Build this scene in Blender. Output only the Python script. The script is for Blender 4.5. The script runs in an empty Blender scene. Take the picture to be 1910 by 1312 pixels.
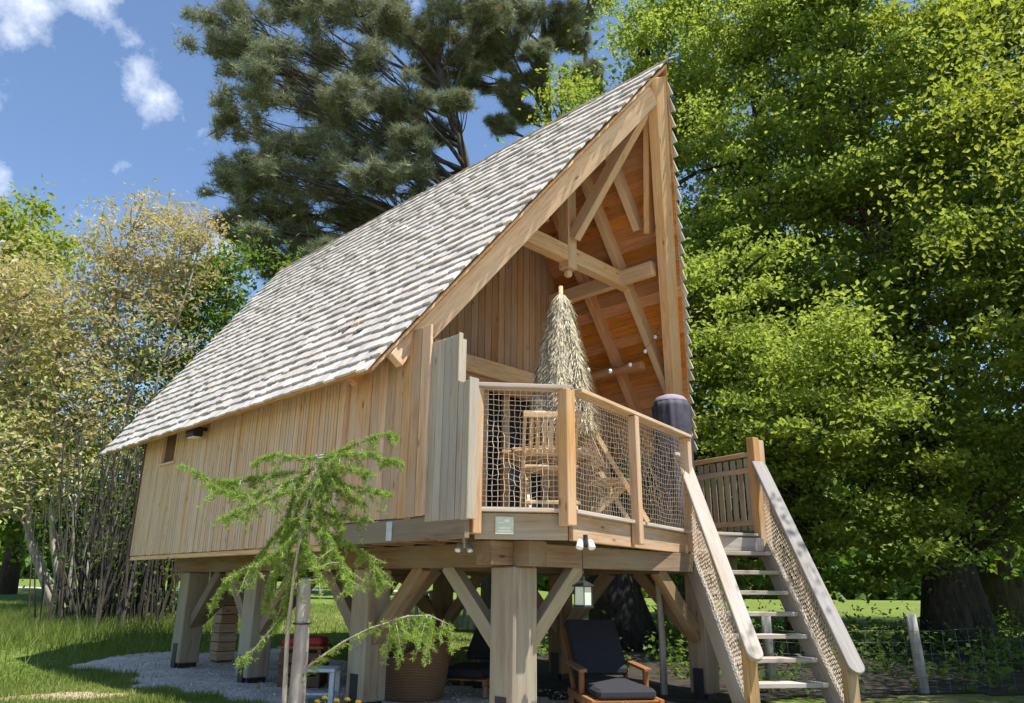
import bpy, bmesh, math, random
import numpy as np
from mathutils import Vector, Matrix
random.seed(7); rng = np.random.default_rng(7)
scene = bpy.context.scene
col = scene.collection
# ------------------------------------------------------------------ camera
FPX, CX, CY, EYE = 1400.0, 955.0, 656.0, 1.6
ROLL = math.radians(0.5); PITCH = math.radians(17.523)
def _axes():
    f = np.array([0, math.cos(PITCH), math.sin(PITCH)]); up = np.array([0, -math.sin(PITCH), math.cos(PITCH)]); r = np.array([1., 0, 0])
    c, s = math.cos(ROLL), math.sin(ROLL)
    return c*r + s*up, -s*r + c*up, f
CR, CU, CF = _axes()
CAMP = np.array([0, 0, EYE])
cam_d = bpy.data.cameras.new('camera'); cam = bpy.data.objects.new('camera', cam_d); col.objects.link(cam)
cam_d.sensor_width = 36; cam_d.lens = FPX/1910*36; cam_d.clip_end = 3000; cam_d.clip_start = 0.05
cam.matrix_world = Matrix(((CR[0], CU[0], -CF[0], 0), (CR[1], CU[1], -CF[1], 0), (CR[2], CU[2], -CF[2], EYE), (0, 0, 0, 1)))
scene.camera = cam
# ------------------------------------------------------------------ world, sun, exposure
SUN = Vector((0.334, -0.20, 0.92)).normalized()
w = bpy.data.worlds.new('World'); scene.world = w; w.use_nodes = True
nt = w.node_tree; nt.nodes.clear()
def N(nt, t, **kw):
    n = nt.nodes.new(t)
    for k, v in kw.items(): setattr(n, k, v)
    return n
sky = N(nt, 'ShaderNodeTexSky', sky_type='NISHITA', sun_disc=False)
sky.sun_elevation = math.asin(SUN.z); sky.sun_rotation = math.atan2(SUN.x, SUN.y)
sky.air_density = 1.0; sky.dust_density = 0.15; sky.ozone_density = 3.0; sky.altitude = 200
bg = N(nt, 'ShaderNodeBackground'); bg.inputs['Strength'].default_value = 0.12
out = N(nt, 'ShaderNodeOutputWorld')
# fair-weather clouds: noise over the whole sky plus the few puffs that stand in view
tc = N(nt, 'ShaderNodeTexCoord')
mp = N(nt, 'ShaderNodeMapping'); mp.inputs['Scale'].default_value = (2.2, 2.2, 5.0); mp.inputs['Location'].default_value = (3.1, 0.4, 1.7)
n1 = N(nt, 'ShaderNodeTexNoise'); n1.inputs['Scale'].default_value = 1.6; n1.inputs['Detail'].default_value = 8; n1.inputs['Roughness'].default_value = 0.58
nt.links.new(tc.outputs['Generated'], mp.inputs[0]); nt.links.new(mp.outputs[0], n1.inputs['Vector'])
r1 = N(nt, 'ShaderNodeMapRange'); r1.inputs[1].default_value = 0.64; r1.inputs[2].default_value = 0.90; r1.inputs[3].default_value = 0; r1.inputs[4].default_value = 0.85
nt.links.new(n1.outputs[0], r1.inputs[0])
n2 = N(nt, 'ShaderNodeTexNoise'); n2.inputs['Scale'].default_value = 16; n2.inputs['Detail'].default_value = 7; n2.inputs['Roughness'].default_value = 0.62
nt.links.new(tc.outputs['Generated'], n2.inputs['Vector'])
acc = r1.outputs[0]
def raydir(px, py):
    d = CF + CR*(px-CX)/FPX - CU*(py-CY)/FPX
    return d/np.linalg.norm(d)
for (px, py, rad, stretch) in ((245, 160, .040, 1.0), (300, 185, .046, 1.0), (60, 5, .07, 1.0), (170, 8, .055, 1.0), (8, 350, .03, 1.), (430, 475, .06, 1.), (-500, 200, .12, 1.), (900, -500, .14, 1.), (2300, 100, .12, 1.)):
    d = raydir(px, py)
    sb = N(nt, 'ShaderNodeVectorMath', operation='DISTANCE'); sb.inputs[1].default_value = tuple(d)
    nt.links.new(tc.outputs['Generated'], sb.inputs[0])
    mr = N(nt, 'ShaderNodeMapRange'); mr.inputs[1].default_value = 0.0; mr.inputs[2].default_value = rad; mr.inputs[3].default_value = 0.50; mr.inputs[4].default_value = 0.0
    nt.links.new(sb.outputs['Value'], mr.inputs[0])
    ad = N(nt, 'ShaderNodeMath', operation='MULTIPLY_ADD'); ad.inputs[1].default_value = 1.5; nt.links.new(n2.outputs[0], ad.inputs[0]); nt.links.new(mr.outputs[0], ad.inputs[2])
    m2 = N(nt, 'ShaderNodeMapRange'); m2.inputs[1].default_value = 0.93; m2.inputs[2].default_value = 1.42; m2.inputs[3].default_value = 0; m2.inputs[4].default_value = 0.85
    nt.links.new(ad.outputs[0], m2.inputs[0])
    mx = N(nt, 'ShaderNodeMath', operation='MAXIMUM'); nt.links.new(acc, mx.inputs[0]); nt.links.new(m2.outputs[0], mx.inputs[1]); acc = mx.outputs[0]
mixc = N(nt, 'ShaderNodeMix', data_type='RGBA'); mixc.inputs['B'].default_value = (6.0, 6.3, 7.0, 1)
nt.links.new(acc, mixc.inputs['Factor']); nt.links.new(sky.outputs[0], mixc.inputs['A'])
nt.links.new(mixc.outputs['Result'], bg.inputs[0]); nt.links.new(bg.outputs[0], out.inputs[0])
sun_d = bpy.data.lights.new('sun', 'SUN'); sun_d.energy = 5.0; sun_d.angle = math.radians(0.53); sun_d.color = (1, .955, .88)
sun = bpy.data.objects.new('sun', sun_d); col.objects.link(sun); sun.rotation_euler = SUN.to_track_quat('Z', 'Y').to_euler(); sun.location = (8, -2, 20)
vs = scene.view_settings; vs.view_transform = 'Standard'; vs.look = 'None'; vs.exposure = 0.8; vs.gamma = 1
scene.cycles.max_bounces = 8; scene.cycles.diffuse_bounces = 5; scene.cycles.transmission_bounces = 6
# ------------------------------------------------------------------ pixel -> place helpers, house axes
def ray(px, py): return CF + CR*(px-CX)/FPX - CU*(py-CY)/FPX
def at_z(px, py, z): d = ray(px, py); return Vector(CAMP + d*(z-EYE)/d[2])
def at_y(px, py, Y): d = ray(px, py); return Vector(CAMP + d*Y/d[1])
HU = Vector((-.713, .7012, 0)).normalized(); HV = Vector((HU.y, -HU.x, 0)); UP = Vector((0, 0, 1))
def at_u(px, py, k): d = Vector(ray(px, py)); return Vector(CAMP) + d*((k-HU.dot(Vector(CAMP)))/HU.dot(d))
def W(a, b, z): return HU*a + HV*b + UP*z
def uvz(p): p = Vector(p); return p.dot(HU), p.dot(HV), p.z
def sstep(a, b, x): t = np.clip((x-a)/(b-a), 0, 1); return t*t*(3-2*t)
def gz(x, y):
    x = np.asarray(x, float); y = np.asarray(y, float)
    s = 0.036 - 0.014*sstep(0, 6, x) + 0.009*sstep(0, 5, -x)
    far = np.clip(y, 9.5, 38) - 9.5
    z = 0.54*sstep(2.0, 6.3, y) + s*far
    return z + 0.02*np.sin(x*1.3+y*.7) + 0.015*np.sin(x*.55-y*1.1) + 0.0*x
def G(x, y): return float(gz(x, y))
# ------------------------------------------------------------------ object helpers
WM = {}
def link(o, M, parent=None):
    col.objects.link(o)
    if parent is not None:
        o.parent = parent; o.matrix_parent_inverse = WM[parent].inverted()
    o.matrix_basis = M; WM[o] = M.copy()
    return o
def tag(o, label, cat, group=None, kind=None):
    if label: o['label'] = label
    if cat: o['category'] = cat
    if group: o['group'] = group
    if kind: o['kind'] = kind
    return o
def thing(name, label, cat, loc, group=None):
    o = bpy.data.objects.new(name, None); o.empty_display_size = .2
    link(o, Matrix.Translation(Vector(loc))); return tag(o, label, cat, group)
MC = {}
def box_mesh(L, w_, h, mat, bev):
    key = (round(L, 4), round(w_, 4), round(h, 4), mat.name, bev)
    if key in MC: return MC[key]
    bm = bmesh.new(); bmesh.ops.create_cube(bm, size=1)
    bmesh.ops.scale(bm, vec=(L, w_, h), verts=bm.verts)
    if bev: bmesh.ops.bevel(bm, geom=bm.edges[:], offset=min(bev, w_*.3, h*.3, L*.3), segments=1, affect='EDGES')
    me = bpy.data.meshes.new('timber'); bm.to_mesh(me); bm.free(); me.materials.append(mat); MC[key] = me
    return me
def frame(xd, up):
    x = Vector(xd).normalized(); y = Vector(up).cross(x)
    if y.length < 1e-4: y = Vector((0, 1, 0)).cross(x)
    y.normalize(); z = x.cross(y)
    return Matrix((x, y, z)).transposed()
def bar(name, p0, p1, w_, h, mat, parent=None, up=UP, bev=.004):
    """box whose local X (the grain) runs p0 to p1; w_ sideways, h along up"""
    p0 = Vector(p0); p1 = Vector(p1)
    me = box_mesh((p1-p0).length, w_, h, mat, bev)
    M = frame(p1-p0, up).to_4x4(); M.translation = (p0+p1)/2
    return link(bpy.data.objects.new(name, me), M, parent)
def slab(name, pts, ext, grain, mat, parent=None, bev=0.0):
    """flat polygon pts extruded by ext; local X along the grain"""
    pts = [Vector(p) for p in pts]; ext = Vector(ext); c = sum(pts, Vector())/len(pts)
    R = frame(grain, ext); M = R.to_4x4(); M.translation = c; Mi = M.inverted()
    bm = bmesh.new()
    a = [bm.verts.new(Mi@p) for p in pts]; b = [bm.verts.new(Mi@(p+ext)) for p in pts]
    n = len(pts); bm.faces.new(a); bm.faces.new(b[::-1])
    for i in range(n): bm.faces.new((a[i], b[i], b[(i+1) % n], a[(i+1) % n]))
    bmesh.ops.recalc_face_normals(bm, faces=bm.faces)
    if bev: bmesh.ops.bevel(bm, geom=bm.edges[:], offset=bev, segments=1, affect='EDGES')
    me = bpy.data.meshes.new(name); bm.to_mesh(me); bm.free(); me.materials.append(mat)
    return link(bpy.data.objects.new(name, me), M, parent)
def np_mesh(name, verts, faces, mat, parent=None, rnd=None, smooth=False, M=None):
    """verts (n,3), faces (m,k): fast mesh; rnd = one random value per face"""
    verts = np.ascontiguousarray(verts, dtype=np.float32); faces = np.ascontiguousarray(faces, dtype=np.int32)
    me = bpy.data.meshes.new(name); m, k = faces.shape
    me.vertices.add(len(verts)); me.vertices.foreach_set('co', verts.ravel())
    me.loops.add(m*k); me.loops.foreach_set('vertex_index', faces.ravel())
    me.polygons.add(m); me.polygons.foreach_set('loop_start', np.arange(0, m*k, k, dtype=np.int32))
    if rnd is not None:
        at = me.attributes.new('rnd', 'FLOAT', 'FACE'); at.data.foreach_set('value', np.ascontiguousarray(rnd, dtype=np.float32))
    me.polygons.foreach_set('use_smooth', np.full(m, bool(smooth)))
    me.update(calc_edges=True); me.materials.append(mat)
    return link(bpy.data.objects.new(name, me), M or Matrix.Identity(4), parent)
def tubes(paths, seg=6):
    """paths = list of (points, radii); returns verts, quads"""
    V = []; Fc = []; base = 0
    ang = np.linspace(0, 2*math.pi, seg, endpoint=False)
    for pts, rad in paths:
        pts = np.array(pts, float); rad = np.array(rad, float); n = len(pts)
        t = np.gradient(pts, axis=0); t /= np.linalg.norm(t, axis=1)[:, None]+1e-9
        ref = np.where(np.abs(t[:, 2:3]) > .9, np.array([[1., 0, 0]]), np.array([[0, 0, 1.]]))
        a = np.cross(t, ref); a /= np.linalg.norm(a, axis=1)[:, None]+1e-9; b = np.cross(t, a)
        ring = pts[:, None, :] + rad[:, None, None]*(np.cos(ang)[None, :, None]*a[:, None, :] + np.sin(ang)[None, :, None]*b[:, None, :])
        V.append(ring.reshape(-1, 3))
        i = np.arange(n-1)[:, None]*seg; j = np.arange(seg)[None, :]; j2 = (j+1) % seg
        q = np.stack([i+j, i+j2, i+seg+j2, i+seg+j], -1).reshape(-1, 4) + base
        Fc.append(q); base += n*seg
        V.append(np.stack([pts[0], pts[-1]])); 
        e = np.arange(seg); e2 = (e+1) % seg
        Fc.append(np.stack([np.full(seg, base), base-n*seg+e2, base-n*seg+e, np.full(seg, base)], -1))
        Fc.append(np.stack([np.full(seg, base+1), base-seg+e, base-seg+e2, np.full(seg, base+1)], -1))
        base += 2
    V = np.concatenate(V); Fc = np.concatenate(Fc)
    return V, Fc
def tube_obj(name, paths, mat, parent=None, seg=6, smooth=True):
    V, Fq = tubes(paths, seg)
    bm = bmesh.new(); vv = [bm.verts.new(p) for p in V]
    for q in Fq:
        q = list(dict.fromkeys(int(i) for i in q))
        try: bm.faces.new([vv[i] for i in q])
        except ValueError: pass
    me = bpy.data.meshes.new(name)
    for f in bm.faces: f.smooth = smooth
    bm.to_mesh(me); bm.free(); me.materials.append(mat)
    return link(bpy.data.objects.new(name, me), Matrix.Identity(4), parent)
def lathe(name, prof, c, mat, parent=None, seg=24, fold=None, smooth=True):
    bm = bmesh.new(); rings = []
    for (r, z) in prof:
        ring = []
        for k in range(seg):
            a = 2*math.pi*k/seg; rr = r*(1+(fold(a, z) if fold else 0))
            ring.append(bm.verts.new((rr*math.cos(a), rr*math.sin(a), z)))
        rings.append(ring)
    for i in range(len(rings)-1):
        for k in range(seg): bm.faces.new((rings[i][k], rings[i][(k+1) % seg], rings[i+1][(k+1) % seg], rings[i+1][k]))
    bm.faces.new(rings[0][::-1]); bm.faces.new(rings[-1])
    for f in bm.faces: f.smooth = smooth
    me = bpy.data.meshes.new(name); bm.to_mesh(me); bm.free(); me.materials.append(mat)
    return link(bpy.data.objects.new(name, me), Matrix.Translation(Vector(c)), parent)
# ------------------------------------------------------------------ materials
def new_mat(name):
    m = bpy.data.materials.new(name); m.use_nodes = True; nt = m.node_tree
    return m, nt, nt.nodes['Principled BSDF']
def ramp(nt, fac, stops):
    r = N(nt, 'ShaderNodeValToRGB'); cr = r.color_ramp
    while len(cr.elements) < len(stops): cr.elements.new(.5)
    for e, (p, c) in zip(cr.elements, stops): e.position = p; e.color = (*c, 1)
    nt.links.new(fac, r.inputs[0]); return r.outputs[0]
def mixrgb(nt, fac, a, b, mode='MIX'):
    m = N(nt, 'ShaderNodeMix', data_type='RGBA', blend_type=mode)
    for s, v_ in (('Factor', fac), ('A', a), ('B', b)):
        if hasattr(v_, 'is_output'): nt.links.new(v_, m.inputs[s])
        elif s == 'Factor': m.inputs[s].default_value = v_
        else: m.inputs[s].default_value = (*v_, 1)
    return m.outputs['Result']
def math_(nt, op, a, b=0.):
    m = N(nt, 'ShaderNodeMath', operation=op)
    for i, v_ in enumerate((a, b)):
        if hasattr(v_, 'is_output'): nt.links.new(v_, m.inputs[i])
        else: m.inputs[i].default_value = v_
    return m.outputs[0]
def wood(name, c1, c2, grey=None, greyamt=.4, rough=.75, scale=(1.3, 26, 26), bump=.25, spread=.3, gscale=1.6):
    m, nt, p = new_mat(name)
    tc = N(nt, 'ShaderNodeTexCoord'); oi = N(nt, 'ShaderNodeObjectInfo'); at = N(nt, 'ShaderNodeAttribute', attribute_name='rnd')
    rnd = math_(nt, 'FRACT', math_(nt, 'ADD', oi.outputs['Random'], at.outputs['Fac']))
    off = N(nt, 'ShaderNodeVectorMath', operation='ADD'); nt.links.new(tc.outputs['Object'], off.inputs[0])
    sc = math_(nt, 'MULTIPLY', rnd, 71.3); cb = N(nt, 'ShaderNodeCombineXYZ')
    for i in range(3): nt.links.new(sc, cb.inputs[i])
    nt.links.new(cb.outputs[0], off.inputs[1])
    mp = N(nt, 'ShaderNodeMapping'); mp.inputs['Scale'].default_value = scale; nt.links.new(off.outputs[0], mp.inputs[0])
    ns = N(nt, 'ShaderNodeTexNoise'); ns.inputs['Scale'].default_value = 1; ns.inputs['Detail'].default_value = 7; ns.inputs['Roughness'].default_value = .6; ns.inputs['Distortion'].default_value = .35
    nt.links.new(mp.outputs[0], ns.inputs['Vector'])
    c = ramp(nt, ns.outputs[0], ((.3, c2), (.68, c1)))
    nf = N(nt, 'ShaderNodeTexNoise'); nf.inputs['Scale'].default_value = 1; nf.inputs['Detail'].default_value = 4; nf.inputs['Roughness'].default_value = .7
    mf = N(nt, 'ShaderNodeMapping'); mf.inputs['Scale'].default_value = tuple(x*3.2 for x in scale); nt.links.new(off.outputs[0], mf.inputs[0]); nt.links.new(mf.outputs[0], nf.inputs['Vector'])
    c = mixrgb(nt, 1.0, c, ramp(nt, nf.outputs[0], ((.28, (.62, .59, .56)), (.5, (.96, .96, .96)), (.75, (1.10, 1.09, 1.07)))), 'MULTIPLY')
    kn = N(nt, 'ShaderNodeTexVoronoi'); kn.inputs['Scale'].default_value = 1; mk = N(nt, 'ShaderNodeMapping'); mk.inputs['Scale'].default_value = tuple(max(2.4, x*.32) if x > 5 else 2.6 for x in scale)
    nt.links.new(off.outputs[0], mk.inputs[0]); nt.links.new(mk.outputs[0], kn.inputs['Vector'])
    c = mixrgb(nt, 1.0, c, ramp(nt, kn.outputs['Distance'], ((.05, (.38, .30, .24)), (.13, (1, 1, 1)))), 'MULTIPLY')
    if grey:
        n2 = N(nt, 'ShaderNodeTexNoise'); n2.inputs['Scale'].default_value = gscale; n2.inputs['Detail'].default_value = 5
        mp2 = N(nt, 'ShaderNodeMapping'); mp2.inputs['Scale'].default_value = (1, 3, 3); nt.links.new(off.outputs[0], mp2.inputs[0]); nt.links.new(mp2.outputs[0], n2.inputs['Vector'])
        f = N(nt, 'ShaderNodeMapRange'); f.inputs[1].default_value = .62-greyamt*.5; f.inputs[2].default_value = .9-greyamt*.5
        nt.links.new(n2.outputs[0], f.inputs[0]); gm = mixrgb(nt, .55, grey, c, 'MULTIPLY'); g2 = mixrgb(nt, .72, c, grey)
        c = mixrgb(nt, f.outputs[0], c, g2)
    hv = N(nt, 'ShaderNodeHueSaturation'); nt.links.new(c, hv.inputs['Color'])
    vv = N(nt, 'ShaderNodeMapRange'); vv.inputs[3].default_value = 1-spread; vv.inputs[4].default_value = 1+spread*.8; nt.links.new(rnd, vv.inputs[0]); nt.links.new(vv.outputs[0], hv.inputs['Value'])
    sv = N(nt, 'ShaderNodeMapRange'); sv.inputs[3].default_value = .8; sv.inputs[4].default_value = 1.12
    nt.links.new(math_(nt, 'FRACT', math_(nt, 'MULTIPLY', rnd, 7.31)), sv.inputs[0]); nt.links.new(sv.outputs[0], hv.inputs['Saturation'])
    nt.links.new(hv.outputs[0], p.inputs['Base Color']); p.inputs['Roughness'].default_value = rough; p.inputs['Specular IOR Level'].default_value = .25
    b = N(nt, 'ShaderNodeBump'); b.inputs['Strength'].default_value = bump; b.inputs['Distance'].default_value = .01
    nt.links.new(ns.outputs[0], b.inputs['Height']); nt.links.new(b.outputs[0], p.inputs['Normal'])
    return m
M_ROOFWOOD = wood('soffit_larch', (.56, .25, .085), (.40, .155, .045), spread=.22)
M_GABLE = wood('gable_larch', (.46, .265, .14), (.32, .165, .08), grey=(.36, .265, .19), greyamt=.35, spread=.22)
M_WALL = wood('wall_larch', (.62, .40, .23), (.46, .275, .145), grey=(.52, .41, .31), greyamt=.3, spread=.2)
M_SLAT = wood('slat_larch', (.66, .455, .285), (.53, .345, .195), grey=(.57, .455, .34), greyamt=.4, spread=.09)
M_SCREEN = wood('screen_weathered', (.47, .40, .30), (.32, .27, .195), grey=(.39, .365, .33), greyamt=.5, spread=.15)
M_BEAM = wood('frame_larch', (.31, .205, .115), (.155, .095, .05), grey=(.255, .215, .15), greyamt=.5, spread=.18)
M_POST = wood('post_weathered', (.41, .32, .21), (.22, .16, .095), grey=(.33, .30, .22), greyamt=.55, spread=.14, scale=(1.1, 18, 18))
M_RAIL = wood('rail_larch', (.58, .36, .18), (.42, .24, .11), grey=(.46, .38, .30), greyamt=.3, spread=.15)
M_RAILG = wood('rail_silvered', (.50, .42, .33), (.34, .28, .22), grey=(.42, .40, .38), greyamt=.55, spread=.12)
M_RAILD = wood('rail_grey', (.37, .335, .295), (.22, .195, .17), grey=(.30, .29, .285), greyamt=.55, spread=.1)
M_BARGE = wood('barge_larch', (.72, .49, .30), (.58, .37, .205), grey=(.60, .47, .35), greyamt=.25, spread=.06)
M_SHINGLE = wood('silvered_shingle', (.61, .555, .51), (.44, .385, .34), grey=(.57, .55, .535), greyamt=.4, spread=.2, scale=(30, 2.2, 12), bump=.35, gscale=1.1)
M_DARKWOOD = wood('red_brown_wood', (.20, .09, .045), (.11, .05, .028), spread=.2)
M_TEAK = wood('teak', (.36, .16, .06), (.22, .09, .035), spread=.15)
M_PALEWOOD = wood('pale_chair_wood', (.68, .50, .31), (.52, .36, .20), spread=.1)
M_STAKE = wood('grey_stake', (.46, .42, .37), (.13, .11, .09), grey=(.38, .365, .34), greyamt=.5, bump=.9, scale=(24, 24, 1.5))
M_BOARDCOL = wood('column_boards', (.50, .34, .20), (.38, .24, .13), spread=.2)
def plain(name, c, rough=.6, metal=0., noise=0., nscale=20, bump=0., spec=.4):
    m, nt, p = new_mat(name); p.inputs['Roughness'].default_value = rough; p.inputs['Metallic'].default_value = metal; p.inputs['Specular IOR Level'].default_value = spec
    if noise:
        tc = N(nt, 'ShaderNodeTexCoord'); ns = N(nt, 'ShaderNodeTexNoise'); ns.inputs['Scale'].default_value = nscale; ns.inputs['Detail'].default_value = 6
        nt.links.new(tc.outputs['Object'], ns.inputs['Vector'])
        nt.links.new(ramp(nt, ns.outputs[0], ((.3, tuple(x*(1-noise) for x in c)), (.7, tuple(min(1, x*(1+noise)) for x in c)))), p.inputs['Base Color'])
        if bump:
            b = N(nt, 'ShaderNodeBump'); b.inputs['Strength'].default_value = bump; b.inputs['Distance'].default_value = .02; nt.links.new(ns.outputs[0], b.inputs['Height']); nt.links.new(b.outputs[0], p.inputs['Normal'])
    else: p.inputs['Base Color'].default_value = (*c, 1)
    return m
M_ROPE = plain('net_rope', (.52, .43, .33), .9, noise=.15, nscale=60)
M_BLACK = plain('black_metal', (.018, .018, .02), .45, noise=.3)
M_STEEL = plain('galvanised_steel', (.42, .43, .44), .45, .8, noise=.15)
M_WHITE = plain('white_plastic', (.82, .82, .80), .4)
M_BULB = plain('bulb_glass', (.75, .75, .72), .12, spec=.8)
M_DOORGLASS = plain('door_glass', (.012, .015, .02), .08, spec=.6)
M_CUSHION = plain('charcoal_cushion', (.024, .024, .03), .9, noise=.25, nscale=90, bump=.2)
M_RED = plain('red_cushion', (.42, .045, .035), .85, noise=.2)
M_COVER = plain('cover_fabric', (.055, .052, .075), .72, noise=.3, nscale=9, bump=.2)
M_GREYPAINT = plain('pale_grey_paint', (.52, .54, .56), .6, noise=.12)
M_WIRE = plain('fence_wire', (.16, .165, .165), .6, .5)
M_PANE = plain('lantern_glass', (.55, .62, .52), .15, spec=.7)
M_CANDLE = plain('candle_wax', (.8, .78, .7), .5)
def wicker(name):
    m, nt, p = new_mat(name); tc = N(nt, 'ShaderNodeTexCoord'); wv = N(nt, 'ShaderNodeTexWave', wave_type='BANDS', bands_direction='Z'); wv.inputs['Scale'].default_value = 22; wv.inputs['Distortion'].default_value = 2.5; wv.inputs['Detail'].default_value = 3
    nt.links.new(tc.outputs['Object'], wv.inputs['Vector'])
    nt.links.new(ramp(nt, wv.outputs[0], ((.2, (.16, .08, .035)), (.8, (.34, .19, .09)))), p.inputs['Base Color']); p.inputs['Roughness'].default_value = .7
    b = N(nt, 'ShaderNodeBump'); b.inputs['Strength'].default_value = .8; b.inputs['Distance'].default_value = .01; nt.links.new(wv.outputs[0], b.inputs['Height']); nt.links.new(b.outputs[0], p.inputs['Normal'])
    return m
M_WICKER = wicker('wicker')
def leafmat(name, stops, trans=.35, rough=.5, tcol=None):
    m, nt, p = new_mat(name)
    at = N(nt, 'ShaderNodeAttribute', attribute_name='rnd'); c = ramp(nt, at.outputs['Fac'], stops)
    nt.links.new(c, p.inputs['Base Color']); p.inputs['Roughness'].default_value = rough; p.inputs['Specular IOR Level'].default_value = .18
    if trans:
        tr = N(nt, 'ShaderNodeBsdfTranslucent'); nt.links.new(mixrgb(nt, .55, c, tcol or (.30, .42, .03)), tr.inputs[0])
        ms = N(nt, 'ShaderNodeMixShader'); ms.inputs[0].default_value = trans
        o = nt.nodes['Material Output']; nt.links.new(p.outputs[0], ms.inputs[1]); nt.links.new(tr.outputs[0], ms.inputs[2]); nt.links.new(ms.outputs[0], o.inputs[0])
    return m
M_LEAF = leafmat('broad_leaf', ((0, (.10, .165, .028)), (.5, (.205, .285, .048)), (1, (.37, .42, .085))), .57, tcol=(.43, .52, .07))
M_LEAFY = leafmat('sunny_broad_leaf', ((0, (.14, .21, .03)), (.5, (.24, .31, .045)), (1, (.36, .40, .07))), .52, tcol=(.42, .46, .04))
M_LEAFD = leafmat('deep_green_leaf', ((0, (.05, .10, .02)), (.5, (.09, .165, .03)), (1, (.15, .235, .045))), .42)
M_COPPER = leafmat('coppery_spring_leaf', ((0, (.44, .29, .19)), (.35, (.54, .44, .26)), (.7, (.58, .55, .27)), (1, (.42, .51, .16))), .45, tcol=(.42, .34, .07))
M_NEEDLE = leafmat('pine_needle', ((0, (.11, .12, .075)), (.5, (.25, .27, .17)), (.93, (.40, .41, .27)), (1, (.42, .22, .09))), .25, tcol=(.26, .3, .12))
M_LARCH = leafmat('larch_needle', ((0, (.13, .23, .035)), (.5, (.24, .37, .06)), (1, (.37, .48, .11))), .4, tcol=(.35, .5, .06))
M_GRASS = leafmat('grass_blade', ((0, (.075, .12, .022)), (.5, (.15, .205, .045)), (.85, (.25, .28, .08)), (1, (.42, .37, .16))), .35)
M_STRAW = leafmat('straw', ((0, (.30, .25, .16)), (.5, (.55, .48, .34)), (1, (.72, .66, .52))), .15, .8, tcol=(.5, .42, .25))
M_FLOWER = plain('yellow_petal', (.8, .6, .02), .5)
def bark(name, c1, c2, sc=(7, 7, 1.3)):
    m, nt, p = new_mat(name); tc = N(nt, 'ShaderNodeTexCoord'); mp = N(nt, 'ShaderNodeMapping'); mp.inputs['Scale'].default_value = sc
    ns = N(nt, 'ShaderNodeTexNoise'); ns.inputs['Scale'].default_value = 2.2; ns.inputs['Detail'].default_value = 8; ns.inputs['Roughness'].default_value = .65
    nt.links.new(tc.outputs['Object'], mp.inputs[0]); nt.links.new(mp.outputs[0], ns.inputs['Vector'])
    nt.links.new(ramp(nt, ns.outputs[0], ((.32, c2), (.66, c1))), p.inputs['Base Color']); p.inputs['Roughness'].default_value = .9; p.inputs['Specular IOR Level'].default_value = .15
    b = N(nt, 'ShaderNodeBump'); b.inputs['Strength'].default_value = .9; b.inputs['Distance'].default_value = .04; nt.links.new(ns.outputs[0], b.inputs['Height']); nt.links.new(b.outputs[0], p.inputs['Normal'])
    return m
M_BARK = bark('dark_bark', (.11, .095, .08), (.03, .026, .022))
M_BARKD = bark('shade_black_bark', (.045, .04, .035), (.014, .012, .011))  # bark colour blackened to carry the shade on the trunk under the deck
M_BARKP = bark('pale_bark', (.46, .42, .34), (.22, .19, .15))
M_BARKPINE = bark('pine_bark', (.13, .11, .09), (.035, .03, .026))
def groundmat():
    m, nt, p = new_mat('lawn'); tc = N(nt, 'ShaderNodeTexCoord')
    a = N(nt, 'ShaderNodeTexNoise'); a.inputs['Scale'].default_value = .35; a.inputs['Detail'].default_value = 6
    b = N(nt, 'ShaderNodeTexNoise'); b.inputs['Scale'].default_value = 9; b.inputs['Detail'].default_value = 9; b.inputs['Roughness'].default_value = .7
    for n_ in (a, b): nt.links.new(tc.outputs['Object'], n_.inputs['Vector'])
    c = ramp(nt, b.outputs[0], ((.3, (.06, .10, .018)), (.5, (.13, .185, .035)), (.72, (.23, .26, .07))))
    dry = ramp(nt, b.outputs[0], ((.3, (.16, .13, .06)), (.7, (.36, .29, .16))))
    f = N(nt, 'ShaderNodeMapRange'); f.inputs[1].default_value = .56; f.inputs[2].default_value = .70; f.inputs[4].default_value = .7; nt.links.new(a.outputs[0], f.inputs[0])
    nt.links.new(mixrgb(nt, f.outputs[0], c, dry), p.inputs['Base Color']); p.inputs['Roughness'].default_value = .95; p.inputs['Specular IOR Level'].default_value = .1
    bp = N(nt, 'ShaderNodeBump'); bp.inputs['Strength'].default_value = .8; bp.inputs['Distance'].default_value = .06; nt.links.new(b.outputs[0], bp.inputs['Height']); nt.links.new(bp.outputs[0], p.inputs['Normal'])
    return m
M_LAWN = groundmat()
def gravelmat(name, lo, hi):
    m, nt, p = new_mat(name); tc = N(nt, 'ShaderNodeTexCoord')
    v_ = N(nt, 'ShaderNodeTexVoronoi'); v_.inputs['Scale'].default_value = 45; nt.links.new(tc.outputs['Object'], v_.inputs['Vector'])
    n_ = N(nt, 'ShaderNodeTexNoise'); n_.inputs['Scale'].default_value = 3; n_.inputs['Detail'].default_value = 6; nt.links.new(tc.outputs['Object'], n_.inputs['Vector'])
    hs = N(nt, 'ShaderNodeSeparateColor'); nt.links.new(v_.outputs['Color'], hs.inputs[0])
    c = ramp(nt, hs.outputs[0], ((0, lo), (1, hi)))
    nt.links.new(mixrgb(nt, .35, c, ramp(nt, n_.outputs[0], ((.35, tuple(x*.5 for x in lo)), (.6, hi)))), p.inputs['Base Color']); p.inputs['Roughness'].default_value = .95
    bp = N(nt, 'ShaderNodeBump'); bp.inputs['Strength'].default_value = 1; bp.inputs['Distance'].default_value = .015; nt.links.new(v_.outputs['Distance'], bp.inputs['Height']); nt.links.new(bp.outputs[0], p.inputs['Normal'])
    return m
M_GRAVEL = gravelmat('pale_gravel', (.44, .38, .31), (.74, .67, .57))
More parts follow.
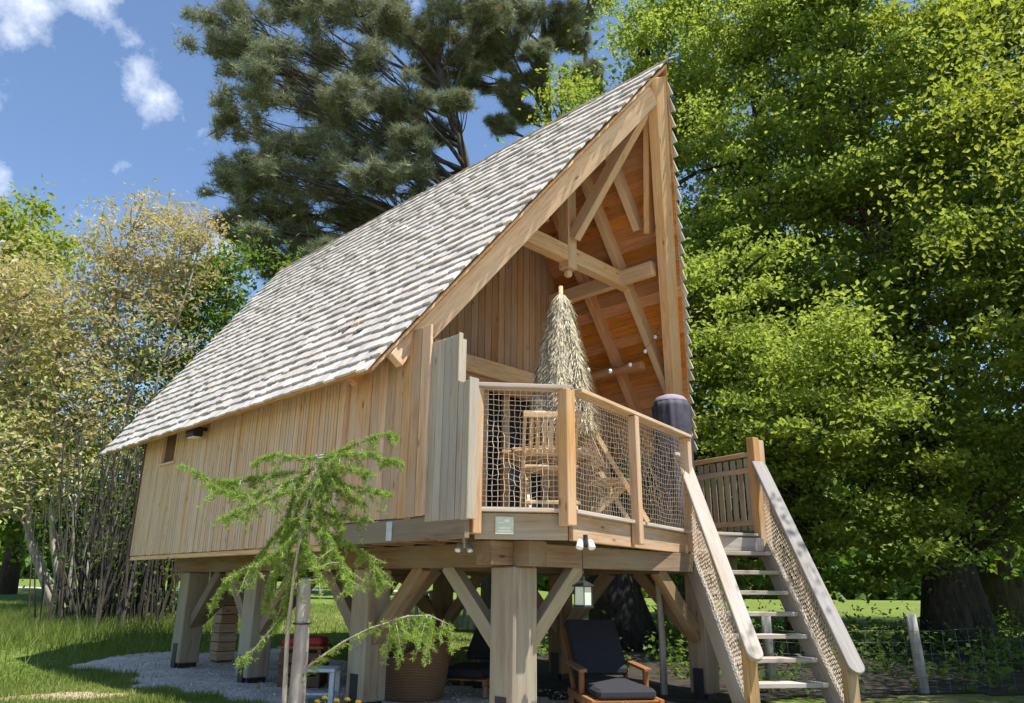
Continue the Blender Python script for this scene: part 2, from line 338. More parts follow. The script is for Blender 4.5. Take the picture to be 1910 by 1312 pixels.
M_PATH = gravelmat('path_gravel', (.45, .40, .33), (.65, .60, .52))
M_STONE = leafmat('pebble', ((0, (.30, .28, .25)), (1, (.68, .65, .60))), 0, .9)
# ------------------------------------------------------------------ ground
def grid_sheet(name, xs, ys, mat, dz=0., mask=None, kind='structure'):
    X, Y = np.meshgrid(xs, ys); Z = gz(X, Y)+dz; V = np.stack([X, Y, Z], -1).reshape(-1, 3)
    nx = len(xs); i, j = np.meshgrid(np.arange(len(xs)-1), np.arange(len(ys)-1)); a = (j*nx+i).ravel()
    Fq = np.stack([a, a+1, a+1+nx, a+nx], -1)
    if mask is not None:
        cx = V[Fq].mean(1); Fq = Fq[mask(cx[:, 0], cx[:, 1])]
        used = np.unique(Fq); rm = np.zeros(len(V), int); rm[used] = np.arange(len(used)); V = V[used]; Fq = rm[Fq]
    o = np_mesh(name, V, Fq, mat, smooth=True); o['kind'] = kind
    return o
def nonuni(lo, hi, d0, g):
    a = [0.]
    d = d0
    while a[-1] < hi: a.append(a[-1]+d); d *= g if a[-1] > 18 else 1.0
    b = [0.]; d = d0
    while b[-1] > lo: b.append(b[-1]-d); d *= g if b[-1] < -14 else 1.0
    return np.array(b[:0:-1]+a)
grid_sheet('lawn', nonuni(-900, 900, .4, 1.16), nonuni(-60, 1800, .4, 1.16), M_LAWN)
def vn(x, y): return .5*np.sin(x*2.1+1.3*np.sin(y*1.7))+.35*np.sin(y*3.3+x*1.1)+.25*np.sin(x*6.1-y*4.7)
def gmask(x, y):
    uu = x*HU.x+y*HU.y; vv = x*HV.x+y*HV.y; n = vn(x, y)
    return (uu > 3.6+.25*n) & (uu < 11.7+.35*n) & (vv > 3.62+.28*n) & (vv < 6.6+.4*n)
grid_sheet('gravel_pad', np.arange(-7, 4.5, .07), np.arange(5, 14.5, .07), M_GRAVEL, .006, gmask)
grid_sheet('bounce_yard', np.arange(-16, 12, .3), np.arange(-14, 6.6, .3), gravelmat('sandy_bounce_yard', (.34, .26, .17), (.58, .47, .33)), .007, lambda x, y: (y < 5.7+.35*vn(x*.6, y*.6)) & (np.hypot(x, y+4) < 14+vn(x, y)))  # unseen sandy yard, put in to bounce warm light onto the shaded walls
def bmask(x, y): return ((x+5.6)/1.9)**2+((y-7.9)/.42)**2 < .8+.6*vn(x*1.4, y*1.9)
grid_sheet('bare_soil_patch', np.arange(-9, -2, .08), np.arange(6.8, 9.4, .08), gravelmat('dry_soil', (.30, .22, .13), (.50, .39, .25)), .006, bmask)
grid_sheet('garden_path', np.arange(-70, -3, 1.), np.arange(29.2, 30.6, .45), M_PATH, .02)
M_FLOOR = plain('shade_toned_litter', (.032, .025, .017), .95, noise=.6, nscale=5, bump=.8)  # litter brown deepened so the colour holds the shade below deck and trees
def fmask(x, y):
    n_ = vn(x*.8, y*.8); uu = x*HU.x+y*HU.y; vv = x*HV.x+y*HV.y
    return ((x > 1.6+.5*n_+.12*(y-9)) & (x < 30) & (y > 8.8+.35*n_) & (y < 17.5+.6*n_)) | ((vv > 6.3+.2*n_) & (vv < 12+.5*n_) & (uu > 4.0+.2*n_) & (uu < 8.6+.5*n_))  # second area spreads the dark sheet under the deck to stand for shade
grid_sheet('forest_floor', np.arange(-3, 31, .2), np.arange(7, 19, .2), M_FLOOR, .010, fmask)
# ------------------------------------------------------------------ cabin
ZR, SLOPE, VR = 7.26, 1.458, 6.15
PR = math.atan(SLOPE)
VEL, VER = 3.55, 8.75
UF0, UF1, UB0, UB1 = 5.185, 3.657, 11.61, 11.98
def ZT(v_): return ZR-SLOPE*abs(v_-VR)
def uf(v_): return UF0+(UF1-UF0)*(1-abs(v_-VR)/2.6)
def ub(v_): return UB0+(UB1-UB0)*(1-abs(v_-VR)/2.6)
base_c = W(7.6, 6.0, 0); base_c.z = G(base_c.x, base_c.y)
cabin = thing('stilt_cabin', 'pale timber cabin on stilts with a steep silvery shingle roof and netted deck', 'cabin', base_c)
# roof sheathing (two sloping slabs with a pointed front) in one mesh
TV = .10; TH = .035
def slope_pts(side, z_off, inset=0.):
    s = -1 if side == 'l' else 1
    ve = VR+s*(2.6-inset)
    return [W(uf(ve)+inset, ve, ZT(ve)-z_off), W(UF1+inset, VR, ZR-z_off), W(UB1-inset, VR, ZR-z_off), W(ub(ve)-inset, ve, ZT(ve)-z_off)]
roof_bm = bmesh.new()
for side in 'lr':
    a = [roof_bm.verts.new(p-base_c) for p in slope_pts(side, TV, .03)]; b = [roof_bm.verts.new(p-base_c) for p in slope_pts(side, TV+TH, .03)]
    roof_bm.faces.new(a); roof_bm.faces.new(b[::-1])
    for i in range(4): roof_bm.faces.new((a[i], b[i], b[(i+1) % 4], a[(i+1) % 4]))
bmesh.ops.recalc_face_normals(roof_bm, faces=roof_bm.faces)
me = bpy.data.meshes.new('roof'); roof_bm.to_mesh(me); roof_bm.free(); me.materials.append(M_BARGE)
roof = link(bpy.data.objects.new('roof', me), Matrix.Translation(base_c), cabin)
# boards under the roof, run along the ridge
for side, s in (('l', -1), ('r', 1)):
    k = 0; d = .0
    while d < 2.55:
        v0 = VR+s*(d+.004); v1 = VR+s*min(d+.082, 2.57); z0 = TV+TH+.003
        pts = [W(uf(v0)+.04, v0, ZT(v0)-z0), W(ub(v0)-.04, v0, ZT(v0)-z0), W(ub(v1)-.04, v1, ZT(v1)-z0), W(uf(v1)+.04, v1, ZT(v1)-z0)]
        n = (pts[1]-pts[0]).cross(pts[2]-pts[0]).normalized(); n = n if n.z < 0 else -n
        slab('soffit_board', pts, n*(.010+.003*random.random()), HU, M_ROOFWOOD, roof)
        d += .084
# shingles
def shingle_verts(wd, L, t0, t1, lift):
    return np.array([[-wd/2, 0, lift], [wd/2, 0, lift], [wd/2, L, 0], [-wd/2, L, 0], [-wd/2, 0, lift+t0], [wd/2, 0, lift+t0], [wd/2, L, t1], [-wd/2, L, t1]])
SHF = np.array([[0, 3, 2, 1], [4, 5, 6, 7], [0, 1, 5, 4], [1, 2, 6, 5], [2, 3, 7, 6], [3, 0, 4, 7]])
def shingle_frame(side):
    s = -1 if side == 'l' else 1
    S = (HV*(-s)*math.cos(PR)+UP*math.sin(PR)); Nn = (HV*s*math.sin(PR)+UP*math.cos(PR))
    X = HU if side == 'r' else -HU
    X = S.cross(Nn)
    return X, S, Nn
SLEN = 2.6/math.cos(PR); NC = 29; EXP = SLEN/NC
sh_meshes = {}
for wd in (.09, .105, .12, .14, .16):
    me = bpy.data.meshes.new('shingle'); me.from_pydata(shingle_verts(wd, .34, .023, .005, .028).tolist(), [], SHF.tolist()); me.materials.append(M_SHINGLE); sh_meshes[wd] = me
for side in 'lr':
    s = -1 if side == 'l' else 1
    X, S, Nn = shingle_frame(side); lst = []
    O = W(0, VR+s*2.6, ZT(VR+2.6)-TV)+Nn*.004
    for i in range(NC+1 if side == 'l' else NC-1):
        sl = i*EXP-.02; v_ = VR+s*(2.6-sl*math.cos(PR)) if i < NC else VR+s*.001
        a = uf(v_)-.02+random.uniform(-.02, .02); b = ub(v_)+.02
        while a < b:
            wd = random.choice((.09, .105, .12, .12, .14, .16)); 
            lst.append((a+wd/2, sl+random.gauss(0, .009), wd, random.gauss(0, .012), random.uniform(-.004, .006))); a += wd+.004
    def smat(t):
        uu, sl, wd, rot, lift = t
        p = O+HU*uu+S*sl+Nn*lift
        R = Matrix((X, S, Nn)).transposed() @ Matrix.Rotation(rot, 3, 'Z') @ Matrix.Rotation(random.gauss(0, .012), 3, 'X')
        M = R.to_4x4(); M.translation = p
        return M
    mats = [(smat(t), t) for t in lst]
    near = set()
    if side == 'l':
        order = sorted(range(len(mats)), key=lambda q: (mats[q][0].translation-Vector(CAMP)).length)
        near = set(order[:300])
        for q in sorted(near):
            link(bpy.data.objects.new('shingle', sh_meshes[mats[q][1][2]]), mats[q][0], roof)
    VV = []; FF = []; RR = []; nb = 0
    Mo = Matrix((X, S, Nn)).transposed().to_4x4(); Mo.translation = O+HU*8; Moi = Mo.inverted()
    for q, (M, t) in enumerate(mats):
        if q in near: continue
        A = np.array(Moi@M); sv = shingle_verts(t[2], .34, .023, .005, .028)
        if len(lst) and t[1] > SLEN-.3: sv[:, 1] *= max(.12, min(1, (SLEN-t[1]+.10)/.34))
        VV.append(sv@A[:3, :3].T+A[:3, 3]); FF.append(SHF+nb); nb += 8; RR += [random.random()]*6
    o = np_mesh('shingle_field', np.concatenate(VV), np.concatenate(FF), M_SHINGLE, roof, RR, M=Mo); o['kind'] = 'stuff'
# rafters and roof frame
def under(v_, extra=0.): return ZT(v_)-TV-TH-.016-extra
def rafter(name, s, pa, pb, w_, h, mat):
    """pa,pb = (u, |v-VR|) plan points on slope s; box hangs below the boards"""
    nrm = HV*s*math.sin(PR)+UP*math.cos(PR)
    P = []
    for (uu, dv) in (pa, pb):
        v_ = VR+s*dv; P.append(W(uu, v_, under(v_))-nrm*(h/2+.002))
    return bar(name, P[0], P[1], w_, h, mat, cabin, up=nrm)
for s in (-1, 1):
    rafter('barge_rafter', s, (uf(VR+.17)+.10, .17), (uf(VR+2.45)+.09, 2.38), .10, .215, M_BARGE) if s < 0 else rafter('barge_rafter', s, (UF1+.13, .03), (uf(VR+2.45)+.15, 2.38), .12, .25, M_BARGE)
    for uu, d0, d1 in ((4.70, .1, .88), (5.15, .06, 2.45), (5.75, .06, 2.5)):
        rafter('rafter', s, (uu, d0), (uu, d1), .09, .15, M_ROOFWOOD if uu > 5.5 else M_BARGE)
    for dv, ua, ub_ in ((.97, 4.62, 6.3), (1.62, 5.28, 6.3)):
        v_ = VR+s*dv; z = under(v_, .16*1.75+.12)
        thick = .17 if dv < 1 else .09
        bar('purlin', W(ua, v_, z), W(ub_, v_, z), .10, thick, M_BARGE if (s > 0 and dv < 1) else M_ROOFWOOD, cabin)
rafter('inner_rafter', 1, (3.95, .12), (4.56, .92), .07, .20, M_BARGE)
bar('ridge_beam', W(3.95, VR, 6.84), W(11.8, VR, 6.84), .12, .2, M_BARGE, cabin)
bar('tie_beam', W(5.15, VR-1.18, 5.30), W(5.15, VR+1.18, 5.30), .13, .19, M_BARGE, cabin)
bar('king_post', W(5.15, VR, 6.74), W(5.15, VR, 5.12), .15, .15, M_BARGE, cabin, up=HU)
bar('king_post_pendant', W(5.15, VR, 5.118), W(5.15, VR, 5.03), .09, .09, M_BARGE, cabin, up=HU, bev=.025)
bar('ridge_brace', W(5.06, VR, 5.50), W(4.02, VR, 6.70), .10, .15, M_BARGE, cabin)
# gable wall with vertical boards, doorway and lintel
UG = 6.25
gw_pts = []
def roofz(v_): return under(v_)-.01
slab_pts = [W(UG+.06, 3.98, 4.10), W(UG+.06, 3.98, roofz(3.98)), W(UG+.06, VR, roofz(VR)), W(UG+.06, 8.32, roofz(8.32)), W(UG+.06, 8.32, 2.2), W(UG+.06, 7.05, 2.2), W(UG+.06, 7.05, 4.10)]
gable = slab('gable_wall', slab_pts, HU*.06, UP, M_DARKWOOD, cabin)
vq = 3.98
while vq < 8.3:
    v1 = min(vq+.112, 8.31); zl = 4.11 if vq < 7.05 else 2.21
    g = .004
    if vq < 7.05 < v1: v1 = 7.05
    if vq < VR < v1: tops = [W(UG, vq+g, roofz(vq)-.02), W(UG, VR, roofz(VR)-.02), W(UG, v1-g, roofz(v1)-.02)]
    else: tops = [W(UG, vq+g, roofz(vq)-.02), W(UG, v1-g, roofz(v1)-.02)]
    if min((p.z for p in tops)) > zl+.03:
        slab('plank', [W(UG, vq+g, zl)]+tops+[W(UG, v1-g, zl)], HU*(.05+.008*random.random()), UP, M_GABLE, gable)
    vq = v1
bar('lintel', W(UG-.06, 4.02, 4.07), W(UG-.06, 7.2, 4.07), .1, .20, M_BARGE, cabin)
bar('lintel', W(UG-.02, 4.02, 3.90), W(UG-.02, 7.1, 3.90), .08, .13, M_ROOFWOOD, cabin)
door = slab('glass_door', [W(UG+.09, 4.0, 2.21), W(UG+.09, 4.0, 3.86), W(UG+.09, 7.04, 3.86), W(UG+.09, 7.04, 2.21)], HU*.02, UP, M_DOORGLASS, cabin)
for v_ in (4.05, 4.78, 5.52, 5.95, 6.30, 7.0): bar('door_frame', W(UG+.05, v_, 2.21), W(UG+.05, v_, 3.84), .09, .06, M_RAIL, door, up=HU)
# side walls
def wall_planks(parent, vface, u0, u1, z0, z1, wd, th, mat, name, gap=.004, cut=None):
    a = u0
    while a < u1-.01:
        b = min(a+wd*random.uniform(.97, 1.03), u1)
        zz0, zz1 = z0, z1
        if cut and a < cut[1] and b > cut[0]: zz1 = cut[2]
        jit = random.uniform(0, .006)
        bar(name, W((a+b)/2, vface+th/2-jit, zz0+random.uniform(-.004, .004)), W((a+b)/2, vface+th/2-jit, zz1), b-a-gap, th, mat, parent, up=HV, bev=.003)
        a = b
sw = slab('side_wall', [W(6.06, 3.88, 1.99), W(6.06, 3.88, 3.76), W(10.95, 3.88, 3.76), W(10.95, 3.88, 1.99)], HV*.10, UP, M_DARKWOOD, cabin)
wall_planks(sw, 3.85, 6.06, 10.92, 1.97, 3.72, .054, .026, M_SLAT, 'slat', gap=.010, cut=(9.85, 10.28, 3.13))
bar('corner_board', W(10.945, 3.86, 1.965), W(10.945, 3.86, 3.74), .04, .05, M_DARKWOOD, sw, up=HV)
bar('bottom_board', W(6.06, 3.90, 1.94), W(10.95, 3.90, 1.94), .06, .05, M_BARGE, sw)
win = slab('small_window', [W(9.84, 3.872, 3.13), W(9.84, 3.872, 3.72), W(10.29, 3.872, 3.72), W(10.29, 3.872, 3.13)], HV*.008, UP, M_DARKWOOD, cabin)
bar('sill', W(9.82, 3.845, 3.115), W(10.31, 3.845, 3.115), .06, .03, M_BARGE, win)
for uu in (9.84, 10.29): bar('frame', W(uu, 3.852, 3.131), W(uu, 3.852, 3.72), .03, .05, M_BARGE, win, up=HV)
dw = slab('deck_wall', [W(4.80, 3.93, 2.16), W(4.80, 3.93, 3.66), W(5.2, 3.93, 3.80), W(6.06, 3.93, 3.80), W(6.06, 3.93, 2.16)], HV*.06, UP, M_DARKWOOD, cabin)
wall_planks(dw, 3.90, 4.82, 6.01, 2.15, 3.79, .118, .026, M_WALL, 'plank')
bar('edge_batten', W(6.035, 3.885, 1.97), W(6.035, 3.885, 3.74), .045, .085, M_BARGE, sw, up=HV)
ps = slab('privacy_screen', [W(4.30, 3.93, 2.11), W(4.30, 3.93, 3.18), W(4.445, 3.93, 3.18), W(4.445, 3.93, 3.58), W(4.795, 3.93, 3.58), W(4.795, 3.93, 2.11)], HV*.05, UP, M_SCREEN, cabin)
wall_planks(ps, 3.895, 4.44, 4.80, 2.10, 3.61, .09, .03, M_SCREEN, 'plank')
wall_planks(ps, 3.895, 4.30, 4.437, 2.10, 3.19, .07, .03, M_SCREEN, 'plank')
bar('edge_batten', W(4.432, 3.905, 3.20), W(4.432, 3.905, 3.62), .012, .045, M_SCREEN, ps, up=HV)
bar('edge_batten', W(4.29, 3.93, 2.10), W(4.29, 3.93, 3.21), .02, .10, M_SCREEN, ps, up=HV)
bar('edge_batten', W(4.80, 3.885, 2.16), W(4.80, 3.885, 3.66), .03, .03, M_WALL, ps, up=HV)
rw = slab('right_wall', [W(UG+.2, 8.33, 2.0), W(UG+.2, 8.33, 3.76), W(10.94, 8.33, 3.76), W(10.94, 8.33, 2.0)], HV*.1, UP, M_WALL, cabin)
bwp = [W(10.84, 3.985, 2.0), W(10.84, 3.985, roofz(3.985)-.02), W(10.84, VR, roofz(VR)-.3), W(10.84, 8.32, roofz(8.32)-.02), W(10.84, 8.32, 2.0)]
slab('rear_wall', bwp, HU*.1, UP, M_WALL, cabin)
slab('floor', [W(UG+.03, 3.99, 1.995), W(10.83, 3.99, 1.995), W(10.83, 8.32, 1.995), W(UG+.03, 8.32, 1.995)], UP*.15, HU, M_BEAM, cabin)
# deck
ZD, ZRL = 2.2, 3.2
C1 = Vector(at_z(878, 716, ZRL)); C2 = Vector(at_z(1061, 722, ZRL)); C3 = Vector(at_y(1277, 811, 8.22))
for c in (C1, C2, C3): c.z = 0
NW = Vector((2.78, 8.56, 0))
dk = [C1, C2, C3, NW, W(5.9, 8.1, 0), W(UG, 8.1, 0), W(UG, 4.0, 0), W(4.6, 4.0, 0)]
cen = W(5.2, 6.0, 0)
dki = [p+(cen-p).normalized()*.05 for p in dk]
deck = slab('deck', [p+UP*(ZD-.035) for p in dki], UP*.035, HV, M_RAILG, cabin)
def edge(name, a, b, z, w_, h, mat, inn=0.0, parent=cabin, e0=0., e1=0.):
    d = (b-a).normalized(); nn = Vector((-d.y, d.x, 0))
    if nn.dot(cen-a) < 0: nn = -nn
    return bar(name, a+d*e0+nn*inn+UP*z, b-d*e1+nn*inn+UP*z, w_, h, mat, parent)
edge('edge_board', C1, C2, ZD-.012, .10, .03, M_RAILG, .02); edge('edge_board', C2, C3, ZD-.012, .10, .03, M_RAILG, .02, e0=.06)
edge('edge_board', C3, NW, ZD-.012, .10, .03, M_RAILG, .02, e0=.05)
edge('fascia', C1, C2, 2.065, .045, .20, M_POST, .045, e0=.06, e1=.02); edge('fascia', C2, C3, 2.065, .045, .20, M_RAIL, .045, e0=.08, e1=.0)
edge('fascia', C3, NW, 2.065, .045, .20, M_BARGE, .045, e0=.03)
bar('fascia', W(4.32, 3.925, 2.05), W(6.03, 3.925, 2.05), .05, .18, M_BEAM, cabin)
bar('fascia', W(4.0, 8.06, 2.05), W(6.2, 8.06, 2.05), .05, .18, M_BEAM, cabin)
bar('joint_plate', W(5.22, 3.896, 2.05), W(5.30, 3.896, 2.05), .006, .16, M_STEEL, cabin)
for uu in (4.75, 5.2, 5.65, 6.1): bar('joist', W(uu, 4.02, 2.06), W(uu, 8.02, 2.06), .07, .2, M_BEAM, cabin)
# beams, posts, braces
LU = (4.42, 6.36, 8.57, 10.40); LV, RV = 4.54, 7.35
ZB0, ZB1 = 1.77, 1.965
for v_ in (LV, RV): bar('beam', W(4.15 if v_ == LV else 4.2, v_, (ZB0+ZB1)/2), W(10.85, v_, (ZB0+ZB1)/2), .20, ZB1-ZB0, M_BEAM, cabin)
for uu in LU:
    bar('beam', W(uu, LV+.102, (ZB0+ZB1)/2+.001), W(uu, RV-.102, (ZB0+ZB1)/2+.001), .18, ZB1-ZB0-.012, M_BEAM, cabin)
    bar('beam', W(uu, RV+.102, (ZB0+ZB1)/2+.001), W(uu, 8.05, (ZB0+ZB1)/2+.001), .18, ZB1-ZB0-.012, M_BEAM, cabin)
bar('beam', W(4.42, 4.20, (ZB0+ZB1)/2+.001), W(4.42, LV-.102, (ZB0+ZB1)/2+.001), .18, ZB1-ZB0-.012, M_BEAM, cabin)
posts = [(uu, LV) for uu in LU]+[(uu, RV) for uu in LU]
for (uu, v_) in posts:
    p = W(uu, v_, 0); g = G(p.x, p.y); big = .27 if v_ == LV else .22
    po = bar('support_post', W(uu, v_, g+.06), W(uu, v_, ZB0-.002), big, big, M_POST if v_ == LV else M_BEAM, cabin, up=HU, bev=.012)
    bar('post_shoe', W(uu, v_, g-.05), W(uu, v_, g+.058), big-.04, big-.04, M_BLACK, po, up=HU)
    for s in (-1, 1): bar('post_shoe', W(uu, v_+s*(big/2+.005), g-.02), W(uu, v_+s*(big/2+.005), g+.30), .12, .008, M_BLACK, po, up=HV)
    bl, bh = .66, .66
    zz = ZB0+.02
    dirs = []
    if uu != LU[-1]: dirs.append(HU)
    if uu != LU[0]: dirs.append(-HU)
    dirs.append(HV if v_ == LV else -HV)
    for d in dirs:
        a = W(uu, v_, zz-bh)+d*(big/2-.02); b = W(uu, v_, zz)+d*(big/2+bl)
        br = bar('brace', a, b, .10, .13, M_POST if (v_ == LV and uu == LU[0]) else M_BEAM, cabin)
# railing of the deck
def rail_post(p, z0, z1, parent=cabin, sz=.10, d=None, mat=M_RAIL):
    return bar('railing_post', p+UP*z0, p+UP*z1, sz, sz, mat, parent, up=d or HU, bev=.006)
def out_(a, b, k):
    d = (b-a).normalized(); nn = Vector((-d.y, d.x, 0)); nn = nn if nn.dot(cen-a) < 0 else -nn
    return nn*k
d12 = (C2-C1).normalized(); d23 = (C3-C2).normalized()
rp1 = C1+d12*.05+out_(C1, C2, .02); rail_post(rp1, 2.0, 3.165, sz=.09, d=HU)
rail_post(C2+out_(C1, C2, .03)-d12*.03, 2.07, 3.165, sz=.105, d=HU)
MIDP = C2+d23*((1183-1061)/(1277-1061)*.80)*(C3-C2).length/1.0*1.0
tm = .455; MIDP = C2.lerp(C3, tm)
rail_post(MIDP+out_(C2, C3, .03), 1.99, 3.175, sz=.085, d=d23)
rail_post(C3+out_(C2, C3, .0), 1.98, 3.20, sz=.10, d=d23)
def rail_z(p): return ZRL if p is not C3 else 3.235
bar('top_rail', C1-d12*.02+UP*3.182, C2+d12*.02+UP*3.182, .14, .034, M_RAILG, cabin)
bar('top_rail', C2+d23*.10+UP*3.185, C3+d23*.03+UP*3.222, .14, .034, M_RAIL, cabin)
def net(name, a0, b0, a1, b1, cell, mat, parent, sag=.02, rad=.0027, jit=.006, seed=1):
    """rope net between bottom edge a0-b0 and top edge a1-b1"""
    r = np.random.default_rng(seed)
    a0, b0, a1, b1 = [np.array(p) for p in (a0, b0, a1, b1)]
    nx = max(2, int(round(np.linalg.norm(b0-a0)/cell))); ny = max(2, int(round(np.linalg.norm(a1-a0)/cell)))
    s = np.linspace(0, 1, nx+1)[None, :, None]; t = np.linspace(0, 1, ny+1)[:, None, None]
    P = (1-t)*((1-s)*a0+s*b0)+t*((1-s)*a1+s*b1)
    nrm = np.cross(b0-a0, a1-a0); nrm /= np.linalg.norm(nrm)
    env = (4*s*(1-s))*(4*t*(1-t))
    P = P+nrm*env*(sag*np.sin(s*7+t*3)+r.normal(0, jit, (ny+1, nx+1, 1)))+r.normal(0, jit*.55, P.shape)*np.minimum(1, env*3)
    P[:, :, 2:3] -= .035*env*(1-t)*1.2*np.sin(s*math.pi*2+1)**2
    A = np.concatenate([P[:, :-1].reshape(-1, 3), P[:-1].reshape(-1, 3)]); B = np.concatenate([P[:, 1:].reshape(-1, 3), P[1:].reshape(-1, 3)])
    t_ = B-A; t_ /= np.linalg.norm(t_, axis=1)[:, None]; x = np.cross(t_, nrm); x /= np.linalg.norm(x, axis=1)[:, None]; y = np.cross(t_, x)
    vs_ = []
    for Q in (A, B):
        for k in range(3):
            an = 2*math.pi*k/3; vs_.append(Q+rad*(math.cos(an)*x+math.sin(an)*y))
    m = len(A); V = np.stack(vs_, 1).reshape(-1, 3); bse = np.arange(m)[:, None]*6
    Fq = np.concatenate([bse+np.array([[k, (k+1) % 3, 3+(k+1) % 3, 3+k]]) for k in range(3)])
    c = V.mean(0); M = Matrix.Translation(Vector(c))
    return np_mesh(name, V-c, Fq, mat, parent, M=M)
e0 = d12*.10; 
net('netting', C1+e0+UP*2.21, C2-d12*.09+UP*2.21, C1+e0+UP*3.16, C2-d12*.09+UP*3.16, .044, M_ROPE, cabin, .05, jit=.009, seed=3)
net('netting', C2+d23*.08+UP*2.21, MIDP-d23*.04+UP*2.21, C2+d23*.08+UP*3.165, MIDP-d23*.04+UP*3.18, .044, M_ROPE, cabin, .03, seed=4)
net('netting', MIDP+d23*.05+UP*2.21, C3-d23*.05+UP*2.21, MIDP+d23*.05+UP*3.18, C3-d23*.05+UP*3.20, .044, M_ROPE, cabin, .03, seed=5)
# fence at the back of the landing
ga, gb = NW+UP*0, Vector((2.26, 9.36, 0)); dg = (gb-ga).normalized()
lf = bar('landing_fence', ga+dg*.06+UP*3.10, gb+UP*3.10, .06, .05, M_RAIL, cabin)
for z in (2.92, 2.33): bar('fence_rail', ga+dg*.06+UP*z, gb+UP*z, .035, .06, M_RAIL, lf)
L_ = (gb-ga).length
for k in range(8): q = ga+dg*(.11+k*(L_-.14)/8); bar('picket', q+UP*2.24, q+UP*3.06, .012, .075, M_POST, lf, up=dg)
bar('railing_post', NW+UP*1.98, NW+UP*3.28, .10, .10, M_RAIL, cabin, up=dg)
bar('railing_post', NW+Vector((.10, .11, 0))+UP*1.98, NW+Vector((.10, .11, 0))+UP*3.27, .09, .09, M_RAIL, cabin, up=dg)
# ------------------------------------------------------------------ staircase
sd = Vector((.15, -.989, 0)).normalized(); se = Vector((.989, .15, 0)); SM = 1.37
Rr = Vector((2.80, 8.50, 0)); Ll = Vector((1.90, 8.37, 0)); SW_ = .86
stg = Rr.lerp(Ll, .5)+sd*1.3
stair = thing('staircase', 'steep open wooden staircase with netted sides and broad handrails leading up to the deck', 'staircase', (stg.x, stg.y, G(stg.x, stg.y)))
mid = Rr.lerp(Ll, .5)
slope_d = (sd-UP*SM).normalized()
for i in range(1, 9):
    c = mid+sd*(.2*i/SM-.06)+UP*(2.2-.2*i-.02)
    bar('tread', c-se*(SW_/2-.0), c+se*(SW_/2-.0), .20, .04, M_RAILG, stair)
bar('riser_board', mid-se*(SW_/2)+sd*.02+UP*2.08, mid+se*SW_/2+sd*.02+UP*2.08, .03, .14, M_RAILG, stair)
TOPZ = 2.12
for sgn, P0, mt in ((-1, Ll, M_RAILG), (1, Rr, M_RAILG)):
    q = P0.copy(); q.z = 0
    t_end = (TOPZ-(G(q.x+sd.x*1.1, q.y+sd.y*1.1)))/SM
    bar('stringer', q+UP*(TOPZ-.08), q+sd*t_end+UP*(TOPZ-.08-SM*t_end+.1), .05, .24, mt, stair, up=UP)
    a = q+UP*3.06 if sgn < 0 else q+UP*2.99
    tl = 1.47 if sgn < 0 else 1.50
    b = a+sd*tl-UP*SM*tl*1.01
    # broad flat handrail with a rounded lower end
    X = (b-a).normalized(); Yv = UP.cross(X).normalized(); Zv = X.cross(Yv); Lr = (b-a).length; hw = .075
    pts = [a+Yv*hw, a-Yv*hw]+[b-X*hw+X*hw*math.cos(t)-Yv*hw*math.sin(t) for t in np.linspace(math.pi/2, -math.pi/2, 9)]
    slab('handrail', [p+Zv*-.022 for p in pts], Zv*.045, X, M_RAILG if sgn < 0 else M_RAILD, stair, bev=.006)
    # posts near the foot
    f = b-X*.26; f2 = Vector((f.x, f.y, 0))
    bar('stair_post', f2+UP*G(f2.x, f2.y), f2+UP*(f.z-.03-.001), .10, .10, M_RAIL, stair, up=se)
    if sgn < 0: pass
    n0 = q+UP*(TOPZ+.06)+sd*.06-UP*SM*.06; n1 = q+sd*(tl-.24)+UP*(TOPZ+.06-SM*(tl-.24))
    n2 = Vector((n0.x, n0.y, a.z-.06-SM*.06)); n3 = Vector((n1.x, n1.y, a.z-.06-SM*(tl-.24)))
    net('netting', n0, n1, n2, n3, .042, M_ROPE, stair, .015, rad=.0034, jit=.003, seed=8+sgn)
# ------------------------------------------------------------------ fittings on the cabin
wl = thing('wall_lamp', 'small black outdoor lamp under the eave on the pale slatted wall', 'lamp', W(9.0, 3.80, 3.42))
bar('lamp_bracket', W(9.0, 3.846, 3.42), W(9.0, 3.70, 3.42), .05, .04, M_BLACK, wl)
bar('lamp_body', W(8.90, 3.70, 3.36), W(9.12, 3.70, 3.36), .12, .10, M_BLACK, wl)
bar('lamp_glass', W(8.92, 3.70, 3.304), W(9.10, 3.70, 3.304), .09, .01, M_BULB, wl)
def floodlight(name, label, c, matl, d):
    t = thing(name, label, 'floodlight', c+UP*(-.05), None)
    bar('mount', c+UP*.05, c-UP*.03, .03, .03, M_BLACK if matl is M_WHITE else M_STEEL, t, up=HV)
    for s in (-1, 1):
        h = c+d*(.045*s)-UP*.02
        q = d*s*.2-UP*1+Vector((0, -.45, 0)); q.normalize()
        hd = tube_obj('lamp_head', [([h-q*.035, h-q*.012, h+q*.03, h+q*.038], [.012, .024, .029, .027])], matl, t, 12)
        tube_obj('lens', [([h+q*.039, h+q*.043], [.023, .022])], M_BULB, hd, 12)
    return t
floodlight('twin_floodlight', 'white twin-headed floodlight under the corner of the deck railing', Vector(at_y(1092, 1010, 5.98)), M_WHITE, Vector((.97, .2, 0)))
floodlight('twin_floodlight', 'grey metal twin-headed floodlight on the beam beside the thick front post', Vector(at_y(866, 1015, 6.18)), M_STEEL, Vector((.97, .2, 0)))
